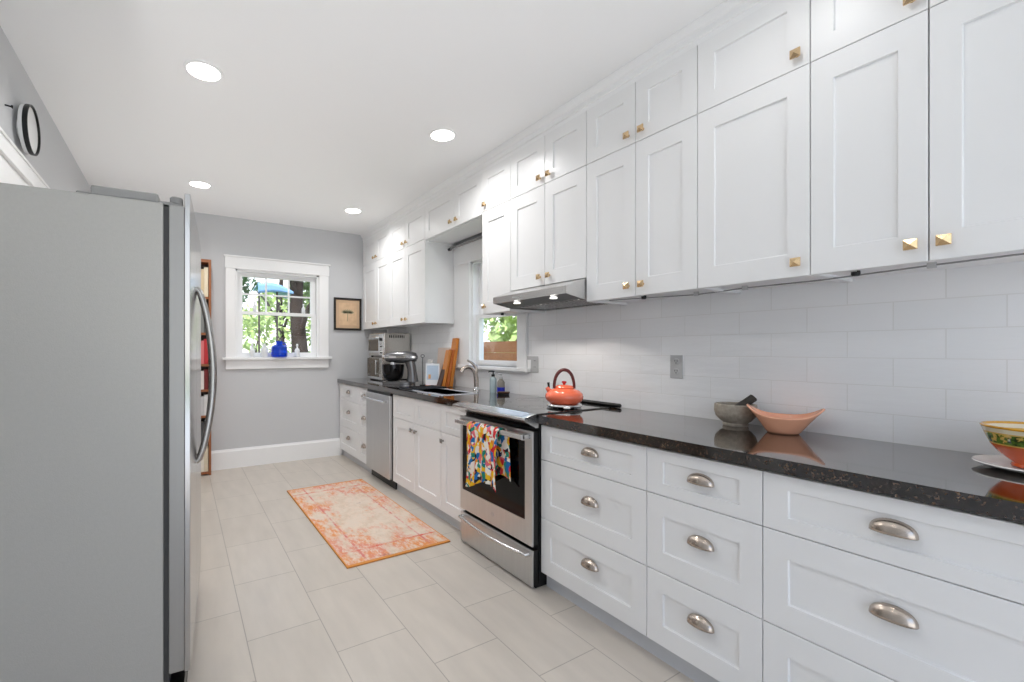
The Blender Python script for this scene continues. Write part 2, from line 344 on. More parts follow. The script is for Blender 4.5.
# tiled splashback on the right wall, a thin layer with the window left free
m = MB(); 
for a, b, c, d in ((.05, 2.535, .914, 1.56), (3.57, YB, .914, 1.56), (2.535, 3.57, .914, 1.075)): m.box(XW-.008, XW, a, b, c, d)
struct(m.build('trim_backsplash', TILE))
def profile_base(m, y0, y1, x0, x1): pass
bb = MB(); bb.prism([(YB-.016, 0), (YB, 0), (YB, .205), (YB-.006, .205), (YB-.010, .19), (YB-.016, .18)], XL, 1.66, 'x'); struct(bb.build('baseboard_back', TRIM))
bb = MB(); bb.prism([(XL, 0), (XL+.016, 0), (XL+.016, .18), (XL+.010, .19), (XL+.006, .205), (XL, .205)], 3.55, YB-.02, 'y'); struct(bb.build('baseboard_left', TRIM))
# crown moulding with a flat fascia above the wall cabinets
cm = MB(); cm.prism([(XU+.004, 2.578), (XU+.004, 2.60), (XU-.002, 2.604), (XU-.002, 2.632), (XU-.012, 2.638), (XU-.028, 2.664), (XU-.028, ZC), (XW, ZC), (XW, 2.578)], .09, YB, 'y'); struct(cm.build('trim_crown', TRIM))

struct(bx(-6, 6, -9, YR-.5, -.12, -.02).build('floor_bounce', mat('pale_bounce_slab', (214, 212, 208), .8, noise=.06, nscale=4)))  # unseen pale slab added behind the camera to bounce sunlight onto the ceiling
# ------------------------------------------------------------------ window in the back wall
def empty_struct(name, loc):
    o = bpy.data.objects.new(name, None); COL.objects.link(o); o.location = loc; o.empty_display_size = .1; return struct(o)
b0, b1, c0, c1 = W1
w1 = empty_struct('window_1', ((b0+b1)/2, YB, c0))
m = MB(); yf = YB-.022
m.box(.405, b0, yf, YB, c0, 2.125); m.box(b1, 1.50, yf, YB, c0, 2.125); m.box(.398, 1.507, yf-.004, YB, 2.125, 2.245); m.box(.385, 1.52, yf-.018, YB, 2.245, 2.262)
m.build('window_casing', TRIM, w1, bevel=.002)
m = MB(); m.box(.372, 1.533, YB-.06, YB+.10, 1.152, 1.178); m.box(.405, 1.50, yf, YB, 1.052, 1.152); m.build('window_sill', TRIM, w1, bevel=.003)
m = MB(); m.box(b0, b0+.022, YB, YB+.12, c0, c1); m.box(b1-.022, b1, YB, YB+.12, c0, c1); m.box(b0, b1, YB, YB+.12, c1-.02, c1); m.build('window_jamb', TRIM, w1)
def sash(par, rect, d0, d1, st, rb, rt, mx=0, mz=0, ax='y', mw=.017):
    a0, a1, z0, z1 = rect; m = MB()
    def q(u0, u1, e0, e1, t0, t1):
        if ax == 'y': m.box(u0, u1, e0, e1, t0, t1)
        else: m.box(e0, e1, u0, u1, t0, t1)
    q(a0, a0+st, d0, d1, z0, z1); q(a1-st, a1, d0, d1, z0, z1); q(a0+st, a1-st, d0, d1, z0, z0+rb); q(a0+st, a1-st, d0, d1, z1-rt, z1)
    for i in range(1, mx): u = a0+st+(a1-a0-2*st)*i/mx; q(u-mw/2, u+mw/2, d0+.004, d1-.004, z0+rb, z1-rt)
    for i in range(1, mz): z = z0+rb+(z1-z0-rb-rt)*i/mz; q(a0+st, a1-st, d0+.005, d1-.005, z-mw/2, z+mw/2)
    s = m.build('sash', TRIM, par); m = MB(); dm = (d0+d1)/2
    if ax == 'y': m.box(a0+st*.8, a1-st*.8, dm-.002, dm+.002, z0+rb*.8, z1-rt*.8)
    else: m.box(dm-.002, dm+.002, a0+st*.8, a1-st*.8, z0+rb*.8, z1-rt*.8)
    m.build('pane', PANE, s); return s
sash(w1, (b0+.022, b1-.022, 1.645, c1-.02), YB+.068, YB+.10, .055, .035, .045, 3, 2)
sash(w1, (b0+.022, b1-.022, c0+.003, 1.68), YB+.034, YB+.066, .055, .05, .035)
# ------------------------------------------------------------------ window in the right wall above the sink
b0, b1, c0, c1 = W2
w2 = empty_struct('window_2', (XW, (b0+b1)/2, c0)); xf = XW-.028
m = MB(); m.box(xf, XW, 2.545, b0, c0, c1+.0); m.box(xf, XW, b1, 3.555, c0, c1); m.box(xf-.004, XW, 2.54, 3.56, c1, 2.215); m.box(xf-.02, XW, 2.525, 3.575, 2.215, 2.232)
m.build('window_casing', TRIM, w2, bevel=.002)
m = MB(); m.box(XW-.055, XW+.1, 2.505, 3.575, c0-.028, c0); m.box(xf, XW, 2.545, 3.555, c0-.045, c0-.028); m.build('window_sill', TRIM, w2, bevel=.003)
m = MB(); m.box(XW, XW+.12, b0, b0+.02, c0, c1); m.box(XW, XW+.12, b1-.02, b1, c0, c1); m.box(XW, XW+.12, b0, b1, c1-.02, c1); m.build('window_jamb', TRIM, w2)
sash(w2, (b0+.02, b1-.02, 1.54, c1-.02), XW+.068, XW+.10, .045, .035, .045, ax='x')
sash(w2, (b0+.02, b1-.02, c0+.003, 1.575), XW+.034, XW+.066, .045, .045, .04, ax='x')

# ------------------------------------------------------------------ door in the left wall
d1 = empty_struct('door_1', (XL, 2.6, 0))
m = MB(); m.box(XL, XL+.022, 1.55, 1.66, 0, 2.10); m.box(XL, XL+.022, 3.38, 3.49, 0, 2.10); m.box(XL, XL+.026, 1.53, 3.51, 2.10, 2.172); m.box(XL, XL+.032, 1.52, 3.52, 2.172, 2.186); m.build('door_casing', TRIM, d1, bevel=.002)
for y0 in (1.66, 2.52):
    m = MB(); m.box(XL, XL+.010, y0, y0+.86, .01, 2.10)
    for za, zb in ((.2, .95), (1.05, 1.95)):
        for a, b in ((y0+.1, y0+.40), (y0+.46, y0+.76)): m.box(XL+.010, XL+.014, a, b, za, zb)
    m.build('door_leaf', TRIM, d1, bevel=.002)

# ------------------------------------------------------------------ cabinets
def knob(parent, x, y, z, m=BRASS):
    k = MB(); k.lathe([(.008, 0), (.006, -.004), (.006, -.016), (.009, -.018)], (x, y, z), 12, 'x')
    h = .0155; b0 = x-.018; b1 = x-.023; ap = x-.032
    k.add([(b0, y-h, z-h), (b0, y+h, z-h), (b0, y+h, z+h), (b0, y-h, z+h), (b1, y-h, z-h), (b1, y+h, z-h), (b1, y+h, z+h), (b1, y-h, z+h), (ap, y, z)],
          [(0, 1, 2, 3), (0, 4, 5, 1), (1, 5, 6, 2), (2, 6, 7, 3), (3, 7, 4, 0), (4, 8, 5), (5, 8, 6), (6, 8, 7), (7, 8, 4)])
    k.build('knob', m, parent)
def cup_pull(parent, x, y, z, a=.047):
    k = MB(); b, c = .037, .027; zb = z-.017
    def fn(u, v):
        t = PI*u; q = PI/2*v               # t sweeps along y, q from top edge round to the lip
        return (x-.001-c*math.sin(t)**.8*math.sin(q), y+a*math.cos(t), zb+.0+b*math.sin(t)**.8*math.cos(q))
    k.grid(fn, 20, 8); o = k.build('cup_pull', NICKEL, parent, smooth=60, solid=.002)
    return o
G = .0016
def base_cabinet(name, label, cat, y0, y1, fronts, group='white base cabinets'):
    t = thing(name, label, cat, (1.95, (y0+y1)/2, 0), group)
    m = MB(); x0 = XF+.021; xb = XW-.01
    m.box(x0, xb, y0, y0+.018, .085, .868); m.box(x0, xb, y1-.018, y1, .085, .868); m.box(x0, xb, y0+.018, y1-.018, .085, .103); m.box(xb-.01, xb, y0+.018, y1-.018, .103, .868); m.box(x0, x0+.05, y0+.018, y1-.018, .85, .868)
    m.build('carcass', WHITE, t)
    bx(XF+.042, XF+.06, y0, y1, 0, .085).build('toe_kick', TOE, t)
    for kind, fy0, fy1, z0, z1, hw in fronts:
        h = z1-z0; st = min(.068, (fy1-fy0)*.23)
        rt = rb = .046 if h < .25 else .08
        o = MB().shaker(XF, .02, fy0+G, fy1-G, z0+G, z1-G, st, rt, rb).build(kind, WHITE, t)
        for hk, hy, hz in hw:
            cup_pull(o, XF, hy, hz) if hk == 'cup' else knob(o, XF, hy, hz, DKNICKEL)
    return t
def drawers3(y0, y1, py):
    return [('drawer', y0, y1, .680, .862, [('cup', py, .784)]), ('drawer', y0, y1, .375, .680, [('cup', py, .556)]), ('drawer', y0, y1, .085, .375, [('cup', py, .266)])]
base_cabinet('drawer_cabinet', 'white three-drawer base cabinet nearest the viewer, below the orange bowl', 'cabinet', .102, .712, drawers3(.102, .712, .405))
base_cabinet('drawer_cabinet', 'narrow white three-drawer cabinet second to the right of the range', 'cabinet', .712, 1.128, drawers3(.712, 1.128, .910))
base_cabinet('drawer_cabinet', 'white three-drawer cabinet directly beside the right of the range', 'cabinet', 1.128, 1.741, drawers3(1.128, 1.741, 1.415))
base_cabinet('narrow_cabinet', 'narrow white one-door cabinet immediately left of the range', 'cabinet', 2.446, 2.778,
             [('drawer', 2.446, 2.778, .66, .862, []), ('door', 2.446, 2.778, .085, .66, [('knob', 2.745, .60)])])
base_cabinet('sink_cabinet', 'white two-door sink base cabinet under the faucet', 'cabinet', 2.778, 3.626,
             [('false_front', 2.778, 3.202, .66, .862, []), ('false_front', 3.202, 3.626, .66, .862, []),
              ('door', 2.778, 3.202, .085, .66, [('knob', 3.165, .60)]), ('door', 3.202, 3.626, .085, .66, [('knob', 3.24, .60)])])
base_cabinet('drawer_cabinet', 'small white drawer cabinet just left of the dishwasher', 'cabinet', 4.214, 4.52, drawers3(4.214, 4.52, 4.345))
base_cabinet('drawer_cabinet', 'white three-drawer base cabinet at the far wall under the toaster oven', 'cabinet', 4.52, 5.165, drawers3(4.52, 5.165, 4.835))

def wall_cabinet(label, y0, y1, zb, doors, name='wall_cabinet', zt=2.578, ztop=2.578, zs=2.275, group='white wall cabinets'):
    t = thing(name, label, 'cabinet', (2.1, (y0+y1)/2, zb), group); x0 = XU+.021; xb = XW-.002
    if y0 > 2.5 and y0 < 2.7: xb = XW-.055
    m = MB(); m.box(x0, xb, y0, y0+.018, zb, ztop); m.box(x0, xb, y1-.018, y1, zb, ztop); m.box(x0, xb, y0+.018, y1-.018, zb+.012, zb+.028); m.box(x0, xb, y0+.018, y1-.018, ztop-.018, ztop); m.box(xb-.01, xb, y0+.018, y1-.018, zb+.028, ztop-.018)
    m.build('carcass', WHITE, t)
    for a, b, z0, z1, ky, kz in doors:
        rr = .07 if z1-z0 < .4 else .085
        o = MB().shaker(XU, .02, a+G, b-G, z0+G, z1-G, min(.068, (b-a)*.22), rr, rr).build('door', WHITE, t)
        knob(o, XU, ky, kz)
    return t
ZS, ZT, ZB = 2.277, 2.578, 1.520
def pair(y0, ym, y1, zb=ZB, k=.040):
    return [(y0, ym, zb, ZS, ym-k, zb+.055), (ym, y1, zb, ZS, ym+k, zb+.055), (y0, ym, ZS, ZT, ym-k, ZS+.048), (ym, y1, ZS, ZT, ym+k, ZS+.048)]
wall_cabinet('white four-door wall cabinet nearest the viewer, above the orange bowl', .113, .691, ZB, pair(.113, .402, .691, k=.034))
wall_cabinet('white single-column wall cabinet second from the viewer, above the peach bowl', .691, 1.089, ZB, [(.691, 1.089, ZB, ZS, .728, ZB+.052), (.691, 1.089, ZS, ZT, .728, ZS+.048)])
wall_cabinet('white four-door wall cabinet directly right of the range hood', 1.089, 1.697, ZB, pair(1.089, 1.391, 1.697))
wall_cabinet('white wall cabinet with short doors above the range hood', 1.697, 2.350, 1.655, pair(1.697, 2.020, 2.350, 1.655))
wall_cabinet('narrow white single-door wall cabinet between hood and window', 2.350, 2.677, ZB, [(2.350, 2.677, ZB, ZS, 2.635, ZB+.055), (2.350, 2.677, ZS, ZT, 2.635, ZS+.048)])
wall_cabinet('short white two-door cabinet bridging over the sink window', 2.677, 3.566, 2.245,
             [(2.677, 3.066, 2.262, ZT, 3.022, 2.316), (3.066, 3.566, 2.262, ZT, 3.112, 2.316)], 'bridge_cabinet')
wall_cabinet('tall white wall cabinet at the left edge of the sink window', 3.566, 4.37, ZB-.012, pair(3.566, 3.985, 4.37, ZB-.012))
wall_cabinet('white wall cabinet in the far corner above the toaster oven', 4.37, 5.165, ZB-.012, pair(4.37, 4.76, 5.165, ZB-.012))

# ------------------------------------------------------------------ countertops, sink
def counter(label, boxes):
    m = MB()
    for b in boxes: m.box(*b)
    bm = bmesh.new(); c = ((boxes[0][0]+boxes[0][1])/2, (boxes[0][2]+boxes[0][3])/2, .876)
    o = m.build('countertop', GRANITE, loc=c); return tag(o, label, 'countertop')
counter('dark speckled granite countertop right of the range', [(XC, XW-.009, .05, 1.738, .870, .914)])
SX0, SX1, SY0, SY1 = 1.70, 1.985, 2.86, 3.56
counter('dark granite countertop around the sink, left of the range', [(XC, XW-.009, 2.444, SY0, .870, .914), (XC, XW-.009, SY1, YB-.001, .870, .914), (XC, SX0, SY0, SY1, .870, .914), (SX1, XW-.009, SY0, SY1, .870, .914)])
t = thing('sink', 'stainless steel kitchen sink set into the dark counter below the faucet', 'sink', ((SX0+SX1)/2, (SY0+SY1)/2, .70))
m = MB(); e = .003
m.box(SX0-.012, SX0, SY0-.012, SY1+.012, .70, .9145); m.box(SX1, SX1+.012, SY0-.012, SY1+.012, .70, .9145); m.box(SX0, SX1, SY0-.012, SY0, .70, .9145); m.box(SX0, SX1, SY1, SY1+.012, .70, .9145); m.box(SX0, SX1, SY0, SY1, .70, .704)
m.build('basin', SINKST, t, bevel=.002)
m = MB(); m.lathe([(.045, .704), (.045, .708), (.03, .708), (.028, .705)], (1.84, 3.2, 0), 24); m.build('drain', CHROME, t, smooth=40)
m = MB()
for a, b, c, d in ((SX0-.02, SX0+.004, SY0-.02, SY1+.02), (SX1-.004, SX1+.02, SY0-.02, SY1+.02), (SX0, SX1, SY0-.02, SY0+.004), (SX0, SX1, SY1-.004, SY1+.02)): m.box(a, b, c, d, .9142, .918)
m.build('rim', SINKST, t)
t = thing('faucet', 'brushed nickel single-lever faucet arching over the sink', 'faucet', (2.165, 3.08, .914))
m = MB(); m.lathe([(.030, 0), (.030, .008), (.024, .014), (.022, .03)], (2.165, 3.08, .9145), 24); m.build('base', CHROME, t, smooth=40)
m = MB(); m.tube([(2.165, 3.08, .94), (2.160, 3.08, 1.02), (2.148, 3.082, 1.075), (2.122, 3.09, 1.108), (2.085, 3.10, 1.115), (2.050, 3.11, 1.10), (2.035, 3.115, 1.072)], [.021, .020, .019, .018, .0165, .016, .017], 16); m.build('spout', NICKEL, t, smooth=50)
m = MB(); m.tube([(2.158, 3.08, 1.06), (2.158, 3.08, 1.118), (2.125, 3.10, 1.150), (2.095, 3.12, 1.170)], [.019, .017, .010, .007], 12); m.build('lever', NICKEL, t, smooth=50)

# ------------------------------------------------------------------ dishwasher
t = thing('dishwasher', 'stainless steel dishwasher between the white drawer and sink cabinets', 'dishwasher', (1.9, 3.92, 0)); DX = 1.606
bx(DX+.03, 2.2, 3.63, 4.21, .09, .866).build('body', BLACK, t)
m = MB(); m.box(DX, DX+.03, 3.640, 4.208, .092, .842); m.build('door', STEEL, t, bevel=.004)
bx(DX+.012, DX+.03, 3.640, 4.208, .842, .866).build('control_strip', BLACK, t)
m = MB(); m.tube([(DX-.038, 3.672, .788), (DX-.038, 4.176, .788)], .011, 12); m.box(DX-.04, DX, 3.69, 3.71, .779, .797); m.box(DX-.04, DX, 4.138, 4.158, .779, .797); m.build('handle', STEELH, t, smooth=50)
m = MB(); m.box(1.665, 1.69, 3.63, 4.21, 0, .09); m.build('toe_panel', BLACK, t)
m = MB(); m.box(DX-.001, DX, 3.70, 3.73, .115, .123); m.build('badge', GREY, t)

# ------------------------------------------------------------------ range
RY0, RY1 = 1.744, 2.436; RX = 1.581
t = thing('range', 'stainless steel slide-in range with black glass cooktop', 'range', (1.93, 2.087, 0))
bx(RX+.047, 2.245, RY0, RY1, .03, .895).build('body', BLACK, t)
m = MB(); m.box(RX+.0445, RX+.046, RY0+.004, RY1-.004, .012, .87); m.build('front_frame', BLACK, t)
m = MB(); m.box(1.60, 2.19, RY0-.004, RY1+.004, .895, .921); m.build('cooktop', TOPGLASS, t, bevel=.003)
RING = mat('burner_ring', (70, 70, 72), .12, noise=.1)
m = MB()
for cx, cy, r in ((1.78, 1.95, .095), (1.78, 2.27, .075), (2.04, 1.93, .075), (2.04, 2.27, .10), (2.06, 2.10, .05)):
    for rr in (r, r*.62): m.lathe([(rr, .9211), (rr-.003, .9213)], (cx, cy, 0), 40, close=False)
m.build('burner_rings', RING, t)
CPAN = mat('control_panel_steel', (.6, .6, .6), .2, 1, noise=.04, nscale=30)
m = MB(); m.prism([(1.602, .921), (1.524, .905), (1.519, .893), (1.530, .884), (1.60, .846), (1.62, .846), (1.62, .895)], RY0-.004, RY1+.004, 'y'); m.build('control_panel', CPAN, t, bevel=.002)
SL = lambda u: .921+(1.602-u)*(-.016/.078)          # height on the sloped panel
m = MB(); m.add([(1.590, RY0+.03, SL(1.590)+.0006), (1.590, RY1-.03, SL(1.590)+.0006), (1.534, RY1-.03, SL(1.534)+.0006), (1.534, RY0+.03, SL(1.534)+.0006)], [(0, 1, 2, 3)]); m.build('touch_strip', mat('smoked_glass', (128, 129, 131), .1, coat=.3, noise=.05), t)
DZ0, DZ1 = .226, .828
m = MB(); m.box(RX, RX+.010, RY0+.003, RY0+.060, DZ0, DZ1); m.box(RX, RX+.010, RY1-.028, RY1-.003, DZ0, DZ1); m.box(RX, RX+.010, RY0+.060, RY1-.028, DZ0, .352); m.box(RX, RX+.010, RY0+.060, RY1-.028, .772, DZ1)
door = m.build('oven_door', STEEL, t)
m = MB(); m.box(RX+.010, RX+.044, RY0+.005, RY0+.060, DZ0+.004, DZ1-.004); m.box(RX+.010, RX+.044, RY1-.028, RY1-.005, DZ0+.004, DZ1-.004); m.box(RX+.012, RX+.044, RY0+.060, RY1-.028, DZ0+.004, .352); m.box(RX+.012, RX+.044, RY0+.060, RY1-.028, .772, DZ1-.004); m.build('door_core', BLACK, door)
bx(RX+.003, RX+.02, RY0+.059, RY1-.027, .351, .773).build('oven_window', mat('oven_glass', (5, 5, 6), .06, spec=.25, noise=.05), door)
m = MB(); HX = RX-.048; m.prism([(HX-.014, .790), (HX-.014, .812), (HX-.004, .818), (HX+.012, .812), (HX+.012, .790), (HX-.004, .784)], RY0+.02, RY1-.03, 'y')
for y in (RY0+.02, RY1-.055): m.box(HX, RX, y, y+.025, .788, .814)
m.build('handle', STEELH, door, bevel=.002)
m = MB(); m.lathe([(.014, -.0015), (.014, 0)], (RX, 2.087, .29), 24, 'x'); m.build('badge', GREY, door)
m = MB()
for z in (.792, .805): m.lathe([(.004, -.001), (.004, 0)], (RX, RY0+.022, z), 10, 'x')
m.build('vent_dots', BLACK, door)
m = MB(); m.box(RX+.002, RX+.012, RY0+.003, RY1-.003, .012, .204); dr = m.build('storage_drawer', STEEL, t, bevel=.003); bx(RX+.012, RX+.044, RY0+.005, RY1-.005, .014, .2).build('drawer_core', BLACK, dr)
m = MB(); n = 14; pts = []
for i in range(n+1):
    y = RY0+.03+(RY1-RY0-.06)*i/n; s = math.sin(PI*i/n); pts.append((RX-.022-.016*s, y, .178-.010*s))
m.tube([(RX+.002, RY0+.03, .178)]+pts+[(RX+.002, RY1-.03, .178)], .0115, 10); m.build('drawer_handle', STEELH, dr, smooth=60)
m = MB(); m.box(RX+.03, 2.2, RY0+.01, RY1-.01, 0.0, .03); m.build('plinth', BLACK, t)
m = MB(); m.tube([(2.222, RY0-.045, .9275), (2.222, RY0-.04, .9275), (2.222, RY1-.15, .9275)], [.009, .0125, .0125], 14); m.box(2.192, 2.245, RY0-.004, RY1+.004, .895, .915); m.build('rear_vent_trim', BLACK, t, smooth=50)
# towel over the oven handle: front fall, fold over the bar, short rear fall
m = MB()
def tw(u, v):
    y = 1.950+u*.300; fold = .011*math.sin(u*17+.6)+.006*math.sin(u*31+v*3)
    L = .80-.34-.035*math.sin(u*5.2); 
    if v < .12:
        a = v/.12; return (HX+.021, y-.062*(1-.25*a), .535+.255*a+.02*math.sin(u*7))
    if v < .3:
        a = (v-.12)/.18*PI; return (HX+.001+.020*math.cos(a), y-.0465*(1-(v-.12)/.18), .80+.022*math.sin(a))
    a = (v-.3)/.7; zb = .455+.05*math.sin(u*4.1+.3)*(1-.3*u)
    yy = 2.10+(y-2.10)*(1-.10*a*math.sin(a*PI))
    return (HX-.020-abs(fold)*(.4+a)-.004*a, yy, .80+(zb-.80)*a)
m.grid(tw, 44, 40); o = m.build('dish_towel', TOWEL, loc=(HX, 2.10, .46), smooth=80, solid=.003)
tag(o, 'multicoloured floral dish towel hanging over the oven door handle', 'towel')
# ------------------------------------------------------------------ range hood
t = thing('range_hood', 'slim stainless steel under-cabinet range hood above the cooktop', 'range hood', (2.0, 2.02, 1.53))
HY0, HY1 = 1.702, 2.346; HX0 = 1.782
m = MB(); m.prism([(HX0, 1.562), (HX0, 1.602), (XU-.002, 1.652), (2.25, 1.652), (2.25, 1.535), (2.235, 1.535), (2.235, 1.63), (XU, 1.63), (HX0+.012, 1.59), (HX0+.012, 1.562)], HY0+.006, HY1-.006, 'y')
for y in (HY0, HY1-.006): m.prism([(HX0, 1.562), (HX0, 1.602), (XU-.002, 1.652), (2.25, 1.652), (2.25, 1.535), (1.93, 1.535)], y, y+.006, 'y')
m.build('canopy', STEELH, t)
m = MB(); m.prism([(HX0+.012, 1.566), (1.93, 1.545), (2.236, 1.545), (2.236, 1.552), (1.93, 1.552), (HX0+.012, 1.573)], HY0+.006, HY1-.006, 'y'); m.build('underside', BLACK, t)
m = MB()
for i in range(14): m.box(1.95, 2.20, HY0+.06+i*.038, HY0+.078+i*.038, 1.540, 1.546)
m.build('filter_slats', STEELH, t)
for y in (1.86, 2.18):
    m = MB(); th = math.atan2(.021, .148)
    m.lathe([(.020, 0), (.020, .003), (.001, .004)], (1.845, y, 1.5525), 20); m.build('hood_lamp', WINLAMP, t)
    L = bpy.data.lights.new('hood_light', 'SPOT'); L.energy = 3; L.spot_size = 2.2; L.color = (1, .95, .88); L.shadow_soft_size = .03; lo = bpy.data.objects.new('hood_light', L); COL.objects.link(lo); lo.parent = t; lo.location = (1.845-2.0, y-2.02, 1.545-1.53)
m = MB()
for i in range(4): m.box(HX0-.003, HX0, 2.06+i*.025, 2.072+i*.025, 1.577, 1.586)
m.build('buttons', GREY, t)

# ------------------------------------------------------------------ refrigerator (turned a few degrees towards the viewer)
t = thing('refrigerator', 'tall grey refrigerator with stainless doors along the left wall', 'refrigerator', (-.052, 1.757, 0), rz=math.radians(-4.0))
FD, FW, FH = .60, .90, 1.752                       # local frame: +x towards the aisle, y along the front, origin at the near front corner of the body
m = MB(); m.box(-FD, 0, 0, FW, .03, FH); m.build('body', FRSIDE, t, local=True, bevel=.006)
m = MB(); m.box(0, .016, .006, FW-.006, .10, FH-.01); m.build('gasket', GASKET, t, local=True)
def fdoor(y0, y1):
    m = MB(); m.box(.016, .062, y0, y1, .155, FH-.004); d = m.build('door', FRSTEELDK, t, local=True, bevel=.003)
    m = MB(); n = 10; pts = []
    for i in range(n+1):
        y = y0+(y1-y0)*i/n; s = (y-FW/2)/(FW/2); pts.append((.080+.002*(1-s*s), y))
    m.prism([(.0622, y0)]+pts+[(.0622, y1)], .150, 1.793, 'z'); m.build('steel_face', FRDOOR, d, local=True, bevel=.002)
    return d
dn = fdoor(0, FW*.44); df = fdoor(FW*.445, FW)
for d, y in ((dn, FW*.44-.035), (df, FW*.445+.035)):
    m = MB(); P = []
    for i in range(19):
        a = i/18; P.append((.094+.050*math.sin(PI*a)**.8, y, 1.50-.70*a))
    m.tube([(.080, y, 1.512)]+P+[(.080, y, .788)], [.012]+[.0125+.003*math.sin(PI*i/18) for i in range(19)]+[.012], 12); m.build('handle', FRBAR, d, local=True, smooth=60)
m = MB(); m.box(-.20, -.015, .012, .16, FH, FH+.032); m.box(-.24, -.20, .02, .15, FH, FH+.012); m.build('hinge_cover', FRTOP, t, local=True, bevel=.008)
m = MB(); m.box(-.012, .055, .02, .10, FH, FH+.010); m.lathe([(.020, 0), (.020, .018), (.016, .022)], (.036, .035, FH+.0095), 20); m.build('hinge', FRTOP, t, local=True, smooth=40)
m = MB(); m.box(-.05, .06, .01, FW-.01, 0, .10); m.build('base_grille', BLACK, t, local=True)
for x in (-.55, -.10):
    for y in (.08, FW-.08): m = MB(); m.lathe([(.02, 0), (.02, .03)], (x, y, 0), 12); m.build('foot', BLACK, t, local=True)

# ------------------------------------------------------------------ ceiling lights
LB = [(.10, 2.54, 'round recessed ceiling light above the refrigerator, largest in view'), (1.485, 2.50, 'round recessed ceiling light in front of the range hood'),
      (.14, 4.29, 'round recessed ceiling light nearest the bookcase'), (1.505, 4.31, 'round recessed ceiling light in the far right corner near the wall cabinets'),
      (.10, .74, 'recessed ceiling light over the near left floor'), (1.485, .74, 'recessed ceiling light over the near drawers')]
for i, (x, y, lab) in enumerate(LB):
    t = thing('ceiling_light', lab, 'light', (x, y, ZC), 'recessed ceiling lights')
    m = MB(); m.lathe([(.092, 0), (.090, -.004), (.076, -.006), (.074, -.002), (.074, 0)], (x, y, ZC), 40, close=False); m.build('trim_ring', TRIM, t, smooth=40)
    m = MB(); m.lathe([(.074, -.001), (.074, -.003)], (x, y, ZC), 40); m.build('lens', LENS, t)
    L = bpy.data.lights.new('lamp_glow', 'AREA'); L.shape = 'DISK'; L.size = .14; L.energy = CAN_W*(.15 if y < 1 else 1);   # the near pair is dimmed
    L.spread = math.radians(CAN_SPREAD); L.color = (1, .995, .99); lo = bpy.data.objects.new('lamp_glow', L); COL.objects.link(lo); lo.parent = t; lo.location = (0, 0, -.008)

# ------------------------------------------------------------------ bookcase and books
BX0, BX1, BY0, BY1, BH = -.10, .262, 5.0, 5.160, 2.165
t = thing('bookcase', 'tall shallow wooden bookcase against the back wall behind the refrigerator', 'bookcase', ((BX0+BX1)/2, 5.09, 0))
shz = [.035, .345, .60, .86, 1.115, 1.43, 1.79]
for x in (BX0, BX1-.022): bx(x, x+.022, BY0, BY1, 0, BH).build('side_panel', CASEWOOD, t)
for z in shz: bx(BX0+.022, BX1-.022, BY0+.004, BY1-.008, z-.022, z).build('shelf', CASEWOOD, t)
bx(BX0+.022, BX1-.022, BY0, BY1, BH-.03, BH).build('top', CASEWOOD, t); bx(BX0+.022, BX1-.022, BY1-.008, BY1-.001, .013, BH-.03).build('back_panel', BOARDDK, t)
shelfname = ['bottom', 'second lowest', 'third lowest', 'middle', 'third highest', 'second highest', 'top']
BK = [[('cream', (228, 214, 188)), ('ivory', (236, 228, 212)), ('dark brown', (60, 44, 36))], [('black', (34, 32, 32)), ('charcoal', (66, 66, 68)), ('white', (230, 228, 224))], [('white', (224, 222, 220)), ('pale grey', (196, 196, 196)), ('dark green', (40, 58, 48))],
      [('dark red', (120, 40, 38)), ('white', (228, 220, 214)), ('crimson', (170, 52, 52))], [('red', (196, 50, 56)), ('pink', (222, 120, 120)), ('rose', (206, 84, 92))], [('slate', (74, 82, 80)), ('grey', (130, 132, 130)), ('black', (38, 38, 40))], [('cream', (234, 220, 192)), ('tan', (212, 190, 152)), ('navy', (40, 54, 96))]]
zt_ = shz[1:]+[BH-.008]
PAGES = mat('book_pages', (232, 226, 212), .8, noise=.04)
for s, row in enumerate(BK):
    x = BX1-.026
    for k, (cn, c) in enumerate(row):
        wd = (.036, .030, .042)[k]; hh = (zt_[s]-shz[s]-.022)*(.86, .80, .90)[k]; z = shz[s]+.001
        b = thing('book', f'{cn} book on the {shelfname[s]} bookcase shelf' + (', nearest the right side panel' if k == 0 else ''), 'book', (x-wd/2, 5.07, z), f'books on the {shelfname[s]} bookcase shelf')
        m = MB(); m.box(x-wd, x-wd+.003, BY0+.02, BY0+.125, z, z+hh); m.box(x-.003, x, BY0+.02, BY0+.125, z, z+hh); m.box(x-wd, x, BY0+.017, BY0+.02, z, z+hh); m.build('cover', mat(cn.replace(' ', '_')+'_cover', c, .6, noise=.12, nscale=30), b)
        bx(x-wd+.003, x-.003, BY0+.02, BY0+.12, z+.004, z+hh-.004).build('pages', PAGES, b)
        x -= wd+.002

# ------------------------------------------------------------------ picture, clock, hook, wall plates
t = thing('framed_print', 'small black-framed tan plant print on the back wall', 'picture', (1.737, YB-.012, 1.69))
x0, x1, z0, z1 = 1.566, 1.908, 1.496, 1.884; fw = .024; y0, y1 = YB-.024, YB-.001
m = MB(); m.box(x0, x0+fw, y0, y1, z0, z1); m.box(x1-fw, x1, y0, y1, z0, z1); m.box(x0+fw, x1-fw, y0, y1, z0, z0+fw); m.box(x0+fw, x1-fw, y0, y1, z1-fw, z1); m.build('frame', FRAMEBK, t, bevel=.003)
bx(x0+fw, x1-fw, YB-.012, YB-.008, z0+fw, z1-fw).build('mat_board', MAT_TAN, t)
bx(x0+.062, x1-.062, YB-.0135, YB-.012, z0+.062, z1-.062).build('print', PRINT, t)
m = MB(); yy = YB-.0142                         # loose faded plant: a broad crown of leaves on a thin stem
